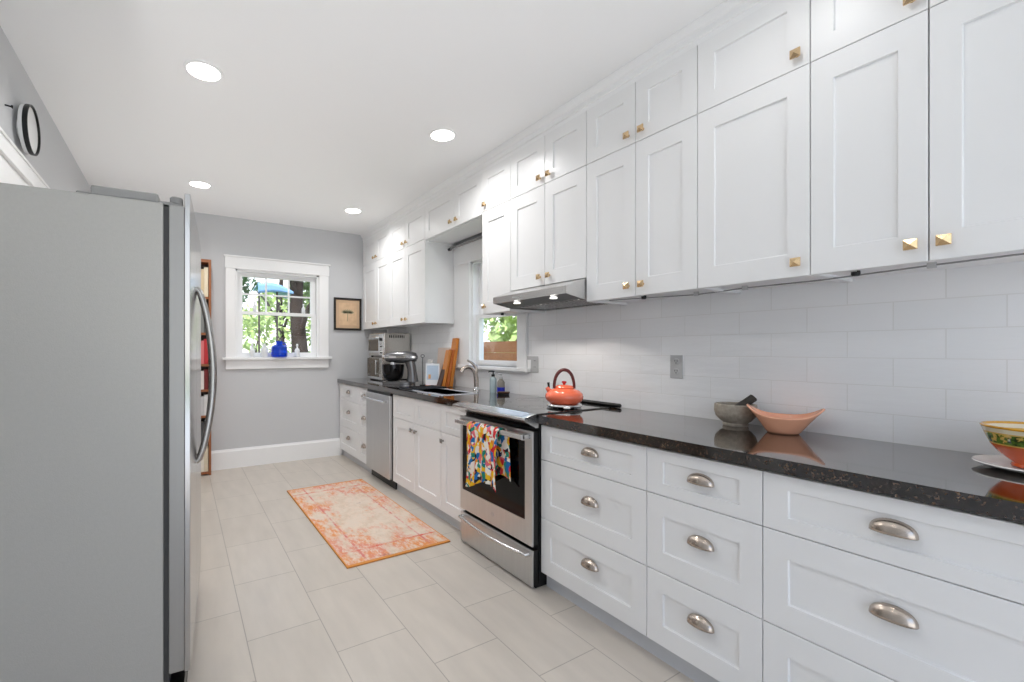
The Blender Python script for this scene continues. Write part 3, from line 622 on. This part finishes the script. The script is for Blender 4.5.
for i in range(9):
    a = PI*(.08+.84*i/8); c = Vector((1.735, yy, 1.70)); d = Vector((math.cos(a), 0, .62*math.sin(a))); n_ = Vector((-d.z, 0, d.x))
    m.add([c, c+d*.045+n_*.014, c+d*.085, c+d*.045-n_*.014], [(0, 1, 2, 3)])
m.add([(1.732, yy, 1.70), (1.740, yy, 1.70), (1.735, yy, 1.605), (1.729, yy, 1.605)], [(0, 1, 2, 3)])
m.build('drawing', LEAFGREY, t)
t = thing('wall_clock', 'round white clock with thin black rim high on the left wall', 'clock', (XL, 2.893, 2.336))
m = MB(); m.lathe([(.05, .0), (.05, .018), (.112, .020), (.116, .042)], (XL, 2.893, 2.336), 48, 'x'); m.build('case', mat('clock_case', (228, 228, 228), .4, noise=.02), t, smooth=40)
m = MB(); m.lathe([(.1165, .036), (.1175, .054), (.114, .056), (.110, .054), (.109, .045)], (XL, 2.893, 2.336), 48, 'x', close=False); m.build('rim', BLACK, t, smooth=40)
m = MB(); m.lathe([(.110, .0425), (.110, .0455)], (XL, 2.893, 2.336), 48, 'x'); m.build('dial', mat('clock_dial', (222, 222, 222), .5, noise=.01), t)
m = MB(); m.tube([(XL, 2.69, 2.352), (XL+.02, 2.69, 2.350), (XL+.024, 2.69, 2.343), (XL+.024, 2.69, 2.356)], .004, 8); tag(m.build('wall_hook', BLACK, loc=(XL, 2.69, 2.35)), 'small dark hook on the left wall beside the clock', 'hook')
def plate(label, y, z, w, h, kind):
    t = thing(kind, label, 'outlet' if kind == 'wall_outlet' else 'switch', (XW-.008, y, z)); x = XW-.008
    bx(x-.006, x, y-w/2, y+w/2, z-h/2, z+h/2).build('cover_plate', GREY, t, bevel=.002); return t, x-.006
t, x = plate('grey double-socket power outlet on the tiled wall behind the mortar', 1.380, 1.168, .068, .122, 'wall_outlet')
for dz in (.026, -.026):
    m = MB(); m.lathe([(.017, 0), (.016, -.002)], (x, 1.380, 1.168+dz), 24, 'x'); r = m.build('receptacle', GREY, t)
    m = MB(); m.box(x-.0026, x-.002, 1.3725, 1.3755, 1.168+dz, 1.168+dz+.009); m.box(x-.0026, x-.002, 1.3845, 1.3875, 1.168+dz, 1.168+dz+.009); m.lathe([(.003, -.002), (.003, -.0026)], (x, 1.380, 1.168+dz-.007), 10, 'x'); m.build('slots', BLACK, r)
t, x = plate('grey double switch and outlet plate right of the sink window', 2.488, 1.150, .124, .120, 'switch_plate')
m = MB(); m.box(x-.003, x, 2.501, 2.535, 1.117, 1.183); m.build('rocker', TRIM, t, bevel=.001)
m = MB(); m.lathe([(.017, 0), (.016, -.002)], (x, 2.458, 1.174), 20, 'x'); m.lathe([(.017, 0), (.016, -.002)], (x, 2.458, 1.126), 20, 'x'); r = m.build('receptacle', GREY, t)
m = MB()
for dz in (1.174, 1.126): m.box(x-.0026, x-.002, 2.4505, 2.4535, dz, dz+.009); m.box(x-.0026, x-.002, 2.4625, 2.4655, dz, dz+.009)
m.build('slots', BLACK, r)
# curtain rod over the sink window
t = thing('curtain_rod', 'thin grey tension rod with black ends above the sink window', 'rod', (2.19, 3.12, 2.235))
m = MB(); m.tube([(2.185, 2.69, 2.205), (2.185, 3.53, 2.205)], .009, 12); m.build('tube', CORD, t, smooth=50)
for y in (2.679, 3.53): m = MB(); m.tube([(2.185, y, 2.205), (2.185, y+.034, 2.205)], .014, 12); m.build('end_cap', BLACK, t, smooth=50)
# under-cabinet fittings
t = thing('under_cabinet_cable', 'thin grey lighting cable clipped under the right wall cabinets', 'cable', (2.1, .9, 1.51))
m = MB(); m.tube([(2.02, .12, 1.524), (2.05, .42, 1.523), (2.08, .72, 1.518), (2.10, .98, 1.523), (2.12, 1.2, 1.519), (2.08, 1.4, 1.524), (2.0, 1.6, 1.524)], .003, 6); m.build('wire', CORD, t, smooth=60)
for y, x in ((.98, 2.10), (1.2, 2.12), (.42, 2.05)): m = MB(); m.box(x-.006, x+.006, y-.01, y+.01, 1.514, 1.532); m.build('clip', GREY, t)
for x, y, lab in ((2.03, 1.415, 'small black puck fixed under the cabinet right of the hood'), (2.04, .60, 'small black puck fixed under the near wall cabinets'), (2.06, 2.60, 'small black puck under the narrow cabinet beside the window')):
    t = thing('light_puck', lab, 'light', (x, y, 1.52), 'pucks under the wall cabinets')
    m = MB(); m.lathe([(.012, 0), (.013, -.012), (.010, -.018)], (x, y, 1.532), 20); m.build('housing', BLACK, t, smooth=40)
    m = MB(); m.box(x-.05, x+.03, y-.006, y+.006, 1.528, 1.532); m.build('bracket', GREY, t)

# ------------------------------------------------------------------ rug
m = MB(); m.box(-.35, .35, -.81, .81, 0, .009); o = m.build('rug', RUG, loc=(0, 0, 0), bevel=.003); o.location = (1.165, 3.265, .001)
o.rotation_euler = (0, 0, math.radians(.4)); tag(o, 'orange and pink distressed runner rug on the beige tile floor', 'rug')

# ------------------------------------------------------------------ things on the right counter
CT = .9142; KX, KY = 1.935, 1.865
t = thing('trivet', 'white footed trivet under the orange kettle on the cooktop', 'trivet', (KX, KY, .9216))
m = MB(); m.lathe([(.060, 0), (.096, .002), (.102, .010), (.098, .018), (.060, .020)], (KX, KY, .9235), 36); m.build('disc', CHROME, t, smooth=50)
m = MB(); m.box(-.13, -.09, -.018, .018, .004, .014, Matrix.Translation((KX, KY, .9225)) @ Matrix.Rotation(2.25+PI, 4, 'Z').inverted()); m.build('tab', PLATE, t, bevel=.004)
t = thing('kettle', 'glossy orange enamel tea kettle with dark red handle on the cooktop', 'kettle', (KX, KY, .944)); kz = .944
m = MB(); m.lathe([(.070, 0), (.088, .004), (.104, .022), (.109, .040), (.104, .058), (.085, .076), (.060, .086), (.052, .089)], (KX, KY, kz), 40); m.build('body', ORANGE, t, smooth=50)
m = MB(); m.lathe([(.052, .088), (.054, .094), (.045, .104), (.020, .109), (.004, .110)], (KX, KY, kz), 32); lid = m.build('lid', ORANGE, t, smooth=50)
m = MB(); m.lathe([(.006, .109), (.007, .114), (.014, .122), (.012, .129), (.002, .131)], (KX, KY, kz), 20); m.build('lid_knob', RED, lid, smooth=50)
d = Vector((.83, -.55, 0)); HR = .058                      # handle arches across the view
m = MB(); P = [Vector((KX, KY, kz))+d*(HR*math.cos(a)*(1 if True else 1))+Vector((0, 0, .088+.108*math.sin(a)**.85)) for a in [PI*i/20 for i in range(21)]]
m.tube(P, [.008+.002*math.sin(PI*i/20) for i in range(21)], 12); m.build('handle', DKRED, t, smooth=60)
s_ = -d
m = MB(); c = Vector((KX, KY, kz)); m.tube([c+s_*.075+Vector((0, 0, .06)), c+s_*.092+Vector((0, 0, .080)), c+s_*.100+Vector((0, 0, .092))], [.018, .013, .011], 14); sp_ = m.build('spout', ORANGE, t, smooth=50)
m = MB(); m.tube([c+s_*.088+Vector((0, 0, .092)), c+s_*.092+Vector((0, 0, .122))], [.006, .0075], 10); m.build('whistle_lever', BLACK, sp_, smooth=60)
MX, MY = 2.160, 1.048
o = MB().lathe([(.046, 0), (.050, .006), (.048, .016), (.060, .024), (.076, .044), (.082, .066), (.081, .096), (.076, .099), (.070, .096), (.066, .06), (.046, .032), (.004, .026)], (MX, MY, CT), 44).build('mortar', STONE, loc=(MX, MY, CT), smooth=50)
tag(o, 'round grey stone mortar bowl against the tiled wall', 'mortar')
c = Vector((MX, MY, CT)); m = MB(); m.tube([c+Vector((-.012, .018, .046)), c+Vector((.0, .010, .062)), c+Vector((.030, -.030, .105)), c+Vector((.048, -.052, .128)), c+Vector((.050, -.0545, .131))], [.016, .020, .0165, .0175, .013], 18)
o = m.build('pestle', STONEDK, loc=(MX, MY, CT+.04), smooth=50); tag(o, 'dark stone pestle leaning in the grey mortar', 'pestle')
# peach boat-shaped bowl
PX, PY = 2.135, .855; ax = Vector((.37, -.93, 0)).normalized(); bx_ = Vector((ax.y, -ax.x, 0))
def boat(u, v):
    a = 2*PI*u; ca, sa = math.cos(a), math.sin(a); L = .122 if ca < 0 else .130; Wd = .082
    tip = abs(ca)**3; rim = Vector((0, 0, .066+.040*tip))
    k = v**1.15; bl, bw = .050, .045
    f = v
    r = ax*ca*(bl+(L-bl)*f*(.72+.28*tip*f)/(.72+.28*tip))+bx_*sa*(bw+(Wd-bw)*v**.8)
    return Vector((PX, PY, CT+.0035))+r+rim*k
m = MB(); m.grid(boat, 64, 14); k = len(m.v); m.add([Vector((PX, PY, CT+.0035))+ax*math.cos(2*PI*i/64)*.050+bx_*math.sin(2*PI*i/64)*.045 for i in range(64)], [tuple(range(64))])
o = m.build('boat_bowl', PEACH, loc=(PX, PY, CT), smooth=60, solid=.006); tag(o, 'peach ceramic boat-shaped bowl beside the stone mortar', 'bowl')
o.modifiers['solid'].offset = -1 if False else 0
RBX, RBY = 2.072, .207
o = MB().lathe([(.05, 0), (.09, .002), (.125, .010), (.134, .016), (.132, .019), (.120, .015), (.09, .009), (.004, .008)], (RBX, RBY, CT), 64).build('plate', PLATE, loc=(RBX, RBY, CT), smooth=50)
tag(o, 'large white ceramic plate under the orange painted bowl', 'plate')
bz = CT+.0095
o = MB().lathe([(.058, 0), (.062, .003), (.060, .012), (.066, .018), (.084, .036), (.100, .060), (.110, .088), (.116, .106), (.119, .113), (.116, .116), (.111, .112), (.104, .088), (.090, .06), (.070, .038), (.004, .022)], (RBX, RBY, bz), 72).build('serving_bowl', BOWLM, loc=(RBX, RBY, bz), smooth=50)
tag(o, 'orange and yellow painted serving bowl with green leaf band on a white plate', 'bowl')

# ------------------------------------------------------------------ things on the left counter
def bottle(label, x, y, prof, m1, capm, capz, nm='soap_dispenser', cat='soap dispenser', band=None, spout=True, grp=None):
    t = thing(nm, label, cat, (x, y, CT), grp)
    MB().lathe(prof, (x, y, CT), 28).build('bottle', m1, t, smooth=50)
    if band: MB().lathe([(band[0], band[1]), (band[0], band[2])], (x, y, CT), 28).build('wrap_label', band[3], t, smooth=50)
    m = MB(); m.lathe([(.014, capz), (.014, capz+.016), (.005, capz+.018), (.005, capz+.034), (.011, capz+.036), (.011, capz+.044)], (x, y, CT), 16)
    if spout: m.tube([(x, y, CT+capz+.040), (x-.03, y+.012, CT+capz+.040), (x-.036, y+.014, CT+capz+.034)], .005, 8)
    m.build('pump', capm, t, smooth=50)
bottle('clear soap bottle with black pump beside the faucet', 2.165, 2.85, [(.026, 0), (.028, .004), (.028, .105), (.022, .120), (.013, .126), (.013, .132)], SOAPCL, BLACK, .13)
bottle('soap bottle with blue lower half and grey pump right of the clear one', 2.185, 2.775, [(.029, 0), (.031, .004), (.031, .085), (.024, .100), (.014, .106), (.014, .112)], TAUPE, GREY, .11, band=(.0318, .006, .048, BLUEPL))
t = thing('dish_brush', 'short dark brown dish brush lying beside the soap bottles', 'brush', (2.12, 2.66, CT))
m = MB(); m.box(-.045, .045, -.02, .02, .012, .026, Matrix.Translation((2.12, 2.66, CT)) @ Matrix.Rotation(-.9, 4, 'Z')); m.build('back', BOARDDK, t, bevel=.005)
m = MB(); 
for i in range(9):
    for j in range(4): m.box(-.042+i*.0095, -.036+i*.0095, -.017+j*.009, -.011+j*.009, 0, .013, Matrix.Translation((2.12, 2.66, CT)) @ Matrix.Rotation(-.9, 4, 'Z'))
m.build('bristles', BLACK, t)
# black dish rack across the far half of the sink
t = thing('drying_rack', 'black roll-out drying rack laid across the far half of the sink', 'dish rack', (1.84, 3.455, .918))
m = MB()
for i in range(8): y = 3.35+i*.030; m.tube([(1.668, y, .925), (2.015, y, .925)], .005, 8)
m.build('rods', BLACK, t, smooth=60)
for x in (1.672, 2.008): m = MB(); m.box(x-.014, x+.014, 3.335, 3.575, .9185, .932); m.build('rail', BLACK, t, bevel=.002)
# leaning boards
def leaning(name, label, cat, m1, xb, y0, y1, h, th, lean=.075, grp=None, extra=None):
    t = MB(); M = Matrix.Translation((xb, 0, CT)) @ Matrix.Rotation(math.atan2(lean, h), 4, 'Y')
    t.box(-th, 0, y0, y1, .0, h, M); zz = min(v[2] for v in t.v); t.v = [(v[0], v[1], v[2]+CT-zz+.0003) for v in t.v]
    o = t.build(name, m1, loc=(xb-th/2, (y0+y1)/2, CT), bevel=.004); return tag(o, label, cat, grp)
leaning('cutting_board', 'tallest honey-coloured wooden cutting board, rightmost of those by the sink window', 'cutting board', BOARD, 2.162, 3.455, 3.535, .455, .030, grp='cutting boards leaning by the sink window')
leaning('cutting_board', 'shorter orange-brown cutting board in the middle of the leaning boards', 'cutting board', BOARD2, 2.124, 3.465, 3.545, .350, .028, grp='cutting boards leaning by the sink window')
leaning('cutting_board', 'orange cutting board at the front of the three leaning wooden boards', 'cutting board', BOARD, 2.091, 3.475, 3.545, .345, .026, grp='cutting boards leaning by the sink window')
leaning('cutting_board', 'small dark walnut board in front of the orange boards', 'cutting board', BOARDDK, 2.060, 3.49, 3.56, .215, .016, grp='cutting boards leaning by the sink window')
leaning('cutting_board', 'pale wood board standing flat against the tiles behind the other boards', 'cutting board', BOARDPALE, 2.215, 3.60, 3.84, .365, .018, lean=.03)
leaning('cutting_board', 'white plastic cutting board standing at the back beside the stand mixer', 'cutting board', PLATE, 2.12, 3.835, 3.925, .25, .014, lean=.05)
t = thing('recipe_card_stand', 'white card with a pale blue picture on a small stand by the boards', 'card', (2.045, 3.62, CT))
M = Matrix.Translation((2.045, 3.62, CT+.012)) @ Matrix.Rotation(-.55, 4, 'Z') @ Matrix.Rotation(-.14, 4, 'X')
m = MB(); m.box(-.07, .06, -.003, .003, 0, .205, M); cd = m.build('card', PAPERW, t)
m = MB(); m.box(-.058, .048, -.004, -.003, .05, .185, M); m.build('picture', mat('pale_blue_print', (196, 214, 232), .6, noise=.12, nscale=16), cd)
m = MB(); m.box(-.045, -.022, -.0045, -.004, .06, .10, M); m.build('orange_motif', mat('pale_orange_print', (226, 170, 110), .6, noise=.2, nscale=30), cd)
m = MB(); m.box(-.07, .06, -.025, .03, 0, .012, Matrix.Translation((2.045, 3.62, CT)) @ Matrix.Rotation(-.55, 4, 'Z')); m.build('stand', BOARD2, t)
# paper-towel-like black hook stand top
t = thing('hook_stand', 'thin black wire stand with a loop top between mixer and boards', 'stand', (2.03, 3.80, CT))
m = MB(); m.tube([(2.03, 3.80, CT+.004), (2.03, 3.80, CT+.27)]+[(2.03+.014*math.sin(a), 3.80-.010*math.sin(a), CT+.284-.014*math.cos(a)) for a in [i*PI/8 for i in range(17)]], .003, 8); m.build('wire', BLACK, t, smooth=60)
m = MB(); m.lathe([(.03, 0), (.03, .005), (.004, .007)], (2.03, 3.80, CT), 24); m.build('foot', BLACK, t, smooth=40)

# toaster oven on top of a microwave
AX0, AX1, AY0, AY1 = 1.905, 2.245, 4.50, 4.96
t = thing('microwave', 'bronze-fronted countertop oven standing below the steel toaster oven', 'microwave', (2.07, 4.73, CT))
m = MB(); m.box(AX0+.02, AX1, AY0, AY1, CT+.012, CT+.262); m.build('body', OVENST, t, bevel=.006)
m = MB(); m.box(AX0, AX0+.02, AY0+.10, AY1-.006, CT+.04, CT+.250); m.build('door', OVENBR, t, bevel=.003)
m = MB(); m.box(AX0, AX0+.02, AY0+.004, AY0+.10, CT+.04, CT+.250); m.build('control_panel', OVENST, t, bevel=.003)
m = MB(); m.box(AX0, AX0+.02, AY0+.004, AY1-.006, CT+.012, CT+.040); m.build('lower_trim', CHROME, t)
m = MB(); m.tube([(AX0-.025, AY0+.125, CT+.07), (AX0-.025, AY0+.125, CT+.23)], .008, 10); m.box(AX0-.025, AX0, AY0+.12, AY0+.13, CT+.075, CT+.085); m.box(AX0-.025, AX0, AY0+.12, AY0+.13, CT+.215, CT+.225); m.build('handle', CHROME, t, smooth=50)
m = MB(); m.box(AX0+.03, AX1-.02, AY0+.02, AY1-.02, CT, CT+.012); m.build('feet', BLACK, t)
tz = CT+.2625
t = thing('toaster_oven', 'steel toaster oven stacked on the bronze countertop oven', 'toaster oven', (2.07, 4.73, tz))
m = MB(); m.box(AX0+.02, AX1, AY0+.0, AY1, tz+.014, tz+.27); m.build('body', OVENST, t, bevel=.006)
m = MB()
for i in range(9): m.box(AX0+.08+i*.022, AX0+.092+i*.022, AY0-.0012, AY0, tz+.215, tz+.245)
m.build('vent_slots', BLACK, t)
m = MB(); m.box(AX0+.004, AX0+.02, AY0+.115, AY1-.02, tz+.05, tz+.235); dd = m.build('door', CHROME, t, bevel=.003)
bx(AX0+.001, AX0+.005, AY0+.13, AY1-.04, tz+.07, tz+.205).build('door_glass', OVENBR, dd)
m = MB(); m.tube([(AX0-.02, AY0+.14, tz+.222), (AX0-.02, AY1-.045, tz+.222)], .007, 10); m.box(AX0-.02, AX0+.004, AY0+.15, AY0+.16, tz+.217, tz+.227); m.box(AX0-.02, AX0+.004, AY1-.06, AY1-.05, tz+.217, tz+.227); m.build('handle', CHROME, dd, smooth=50)
m = MB(); m.box(AX0+.006, AX0+.02, AY0+.006, AY0+.112, tz+.02, tz+.262); m.build('control_panel', CHROME, t, bevel=.002)
for z in (.06, .13, .20): m = MB(); m.lathe([(.020, 0), (.018, -.018), (.004, -.019)], (AX0+.006, AY0+.058, tz+z), 20, 'x'); m.build('knob', BLACK if z == .2 else CHROME, t, smooth=50)
m = MB()
for x in (AX0+.05, AX1-.04):
    for y in (AY0+.03, AY1-.04): m.lathe([(.014, 0), (.014, .014)], (x, y, tz), 12)
m.build('feet', BLACK, t)

# stand mixer
t = thing('stand_mixer', 'pewter stand mixer with black bowl on the far counter', 'mixer', (1.925, 4.06, CT), rz=math.radians(140))   # local +x is the way the head points
m = MB()
def basefn(k, z): return [(.19*math.cos(a)*(1 if math.cos(a) > 0 else .82)+.01, .10*math.sin(a)*(1 if math.cos(a) < .2 else .92), z) for a in [2*PI*i/28 for i in range(28)]]
vs = basefn(0, .001)+basefn(0, .022)+[(x*.93, y*.92, .03) for x, y, z in basefn(0, .03)]; n = 28
m.add(vs, [tuple(range(n-1, -1, -1)), tuple(range(2*n, 3*n))]+[(L*n+i, L*n+(i+1) % n, (L+1)*n+(i+1) % n, (L+1)*n+i) for L in range(2) for i in range(n)]); m.build('base', PEWTER, t, local=True, smooth=40)
m = MB(); m.tube([(-.115, 0, .025), (-.115, 0, .09), (-.108, 0, .16), (-.09, 0, .225)], [.062, .050, .046, .052], 20); m.build('column', PEWTER, t, local=True, smooth=60)
m = MB(); prof = [(-.165, .02), (-.155, .045), (-.12, .058), (-.05, .064), (.04, .062), (.11, .056), (.155, .046), (.172, .030), (.176, .01)]
def headfn(u, v):
    i = v*(len(prof)-1); k = min(int(i), len(prof)-2); f = i-k; x = prof[k][0]*(1-f)+prof[k+1][0]*f; r = prof[k][1]*(1-f)+prof[k+1][1]*f; a = 2*PI*u
    return (x, r*math.cos(a), .270+r*.95*math.sin(a))
m.grid(headfn, 28, 24); hd = m.build('head', PEWTER, t, local=True, smooth=70)
m = MB(); m.grid(lambda u, v: tuple(Vector(headfn(u, .05+.9*v))*1.0+Vector((0, .002*math.cos(2*PI*u), (.0 if True else 0)))) if False else (lambda p: (p[0], p[1]*1.012, .262+(.016*v if False else 0)+.018*(u)))(headfn(0, .06+.88*v)), 1, 20)
m.grid(lambda u, v: (lambda p: (p[0], -p[1]*1.012, .262+.018*u))(headfn(0, .06+.88*v)), 1, 20); m.build('trim_band', CHROME, hd, local=True)
m = MB(); m.lathe([(.02, 0), (.02, .022), (.012, .024)], (.176, 0, .27), 20, 'x'); m.build('hub_cap', CHROME, hd, local=True, smooth=40)
m = MB(); m.lathe([(.055, .032), (.06, .036), (.092, .06), (.110, .11), (.115, .16), (.116, .196), (.111, .196), (.106, .14), (.08, .07), (.004, .045)], (.085, 0, 0), 36); bw = m.build('bowl', BLKGLASS, t, local=True, smooth=50)
m = MB(); m.tube([(.085, -.100, .165), (.085, -.135, .160), (.085, -.142, .12), (.085, -.125, .085), (.085, -.085, .08)], .008, 10); m.build('bowl_handle', BLKGLASS, bw, local=True, smooth=60)
m = MB(); m.lathe([(.028, .195), (.024, .222), (.024, .17), (.012, .165), (.012, .10), (.004, .10)], (.085, 0, 0), 18); m.build('beater_shaft', CHROME, t, local=True, smooth=50)

# ------------------------------------------------------------------ things on the back window sill
SZ = 1.1785
def jar(name, label, cat, x, y, z, prof, m1, grp=None, extra=None):
    t = thing(name, label, cat, (x, y, z), grp); MB().lathe(prof, (x, y, z), 28).build('vessel', m1, t, smooth=50); return t
t = jar('water_jug', 'bright cobalt blue glass jug on the back window sill', 'jug', .945, 5.155, SZ, [(.05, 0), (.082, .002), (.086, .012), (.086, .10), (.080, .120), (.055, .134), (.034, .140), (.034, .166), (.038, .170), (.036, .178), (.030, .178)], BLUEGL)
m = MB(); m.tube([(.98, 5.155, SZ+.160), (1.005, 5.155, SZ+.155), (1.022, 5.155, SZ+.125)], .007, 8); m.build('handle', BLUEGL, t, smooth=60)
WB = [(.024, 0), (.027, .003), (.028, .075), (.020, .092), (.010, .100), (.010, .122), (.013, .124), (.013, .132), (.003, .133)]
WB2 = [(.034, 0), (.037, .003), (.037, .085), (.030, .105), (.016, .114), (.016, .134), (.003, .135)]
for x, pr, lab in ((.665, WB, 'small white glass bottle at the left end of the back window sill'), (.790, WB2, 'stout white glass bottle on the sill left of the blue jug'), (1.140, WB, 'slim white glass bottle on the sill right of the blue jug')):
    t = jar('glass_bottle', lab, 'bottle', x, 5.16, SZ, pr, CLEAR, 'white bottles on the back window sill')
    MB().lathe([(.0115, .0), (.0115, .018), (.003, .019)], (x, 5.16, SZ+pr[-1][1]-.004), 14).build('stopper', TRIM, t, smooth=50)
WB3 = [(.018, 0), (.020, .003), (.020, .055), (.013, .070), (.008, .076), (.008, .10), (.003, .101)]
for x, lab in ((.70, 'tiny white bottle on the meeting rail at the left of the window'), (1.225, 'tiny white bottle on the meeting rail at the right of the window')):
    t = jar('glass_bottle', lab, 'bottle', x, YB+.046, 1.6803, WB3, CLEAR, 'tiny bottles on the window meeting rail')
    MB().lathe([(.010, 0), (.010, .012), (.003, .013)], (x, YB+.046, 1.6803+.098), 12).build('stopper', TRIM, t, smooth=50)

# ------------------------------------------------------------------ outdoors
struct(bx(-30, 40, -30, 50, -.42, -.35).build('ground', GRASS))
def tree(label, x, y, h, r, trunk_r, n, lm, ls=.11, seed=1, z0=.8, cat='tree', name='tree'):
    rg = np.random.default_rng(seed); t = thing(name, label, cat, (x, y, -.35), 'trees and shrubs outside the windows')
    m = MB(); m.tube([(x, y, -.352), (x+.05, y+.03, h*.25), (x-.04, y, h*.5), (x+.06, y, h*.8)], [trunk_r, trunk_r*.85, trunk_r*.65, trunk_r*.3], 10)
    for k in range(5):
        a = rg.uniform(0, 2*PI); zz = h*rg.uniform(.3, .6); m.tube([(x, y, zz), (x+math.cos(a)*r*.4, y+math.sin(a)*r*.4, zz+h*.15), (x+math.cos(a)*r*.75, y+math.sin(a)*r*.75, zz+h*.22)], [trunk_r*.35, trunk_r*.22, trunk_r*.1], 7)
    m.build('trunk', BARK, t, smooth=60)
    nb = 16; cen = np.c_[x+rg.uniform(-r, r, nb)*.75, y+rg.uniform(-r, r, nb)*.75, rg.uniform(z0, h, nb)]; rad = rg.uniform(.3, .55, nb)*r
    P = cen[rg.integers(0, nb, n)]; kk = rg.integers(0, nb, n); dirs = rg.normal(size=(n, 3)); dirs /= np.linalg.norm(dirs, axis=1)[:, None]
    P = cen[kk]+dirs*(rad[kk]*rg.uniform(.35, 1, n)**.5)[:, None]; P[:, 2] = np.maximum(P[:, 2], -.2)
    A = rg.normal(size=(n, 3)); A /= np.linalg.norm(A, axis=1)[:, None]; B = np.cross(A, rg.normal(size=(n, 3))); B /= np.linalg.norm(B, axis=1)[:, None]
    L = (ls*rg.uniform(.6, 1.3, n))[:, None]
    V = np.stack([P-A*L, P+B*L*.4, P+A*L, P-B*L*.4], 1).reshape(-1, 3)
    me = bpy.data.meshes.new('foliage'); me.from_pydata((V-np.array([x, y, -.35])).tolist(), [], np.arange(n*4).reshape(-1, 4).tolist()); me.materials.append(lm)
    o = bpy.data.objects.new('foliage', me); COL.objects.link(o); o.parent = t
tree('dark-trunked tree seen in the right half of the back window', 2.10, 9.4, 4.4, .8, .20, 1500, LEAF[0], seed=2, z0=2.3)
tree('light green shrub low in the left of the back window', 1.15, 8.4, 2.0, .55, .05, 900, LEAF[1], .07, seed=3, z0=.3, name='shrub', cat='shrub')
tree('pale green tree far behind in the middle of the back window', 2.5, 13.5, 4.6, 1.3, .14, 1500, LEAF[1], seed=4, z0=1.2)
tree('dark leafy tree at the upper left of the back window', .50, 10.6, 4.8, .9, .10, 1200, LEAF[2], seed=5, z0=2.0)
tree('dark bush behind the trunk at the right of the back window', 3.3, 11.0, 3.0, .7, .08, 1600, LEAF[0], .09, seed=6, z0=.6, name='shrub', cat='shrub')
tree('bright leafy shrub behind the wooden fence outside the sink window', 6.3, 7.4, 3.2, 1.2, .08, 1700, LEAF[1], .12, seed=7, z0=1.0, name='shrub', cat='shrub')
tree('dark green tree rising behind the fence outside the sink window', 7.4, 11.6, 5.0, 1.5, .16, 2000, LEAF[0], .13, seed=8, z0=1.2)
# blue shade canopy between the trees
t = thing('shade_canopy', 'pale blue canvas canopy between the trees outside the back window', 'canopy', (1.35, 7.2, -.35))
m = MB(); m.grid(lambda u, v: (.97+.50*u, 6.9+.55*v, 2.235-.10*u*u+.03*math.sin(u*PI)-.05*v), 14, 4); m.build('cloth', CANVAS, t, smooth=60, solid=.01)
m = MB(); m.grid(lambda u, v: (.97+.50*u, 6.9+.004*math.sin(u*30), 2.235-.10*u*u+.03*math.sin(u*PI)-v*(.15-.12*u*u)), 14, 3); m.build('valance', CANVAS, t, smooth=60, solid=.004)
for x in (1.02, 1.28): m = MB(); m.tube([(x, 7.16, -.352), (x, 7.16, 2.20 if x < 1.2 else 2.18)], .014, 8); m.build('post', BARK, t, smooth=60)
# wooden fence outside the sink window
t = thing('wooden_fence', 'brown horizontal-board fence outside the sink window', 'fence', (4.7, 6.5, -.35))
m = MB()
for i in range(9): m.box(4.68, 4.70, 3.0, 10.0, -.33+i*.193, -.33+i*.193+.190)
m.build('boards', FENCEM, t)
for y in (3.2, 4.9, 6.6, 8.3, 9.9): bx(4.70, 4.79, y, y+.09, -.352, 1.44).build('post', FENCEM, t)
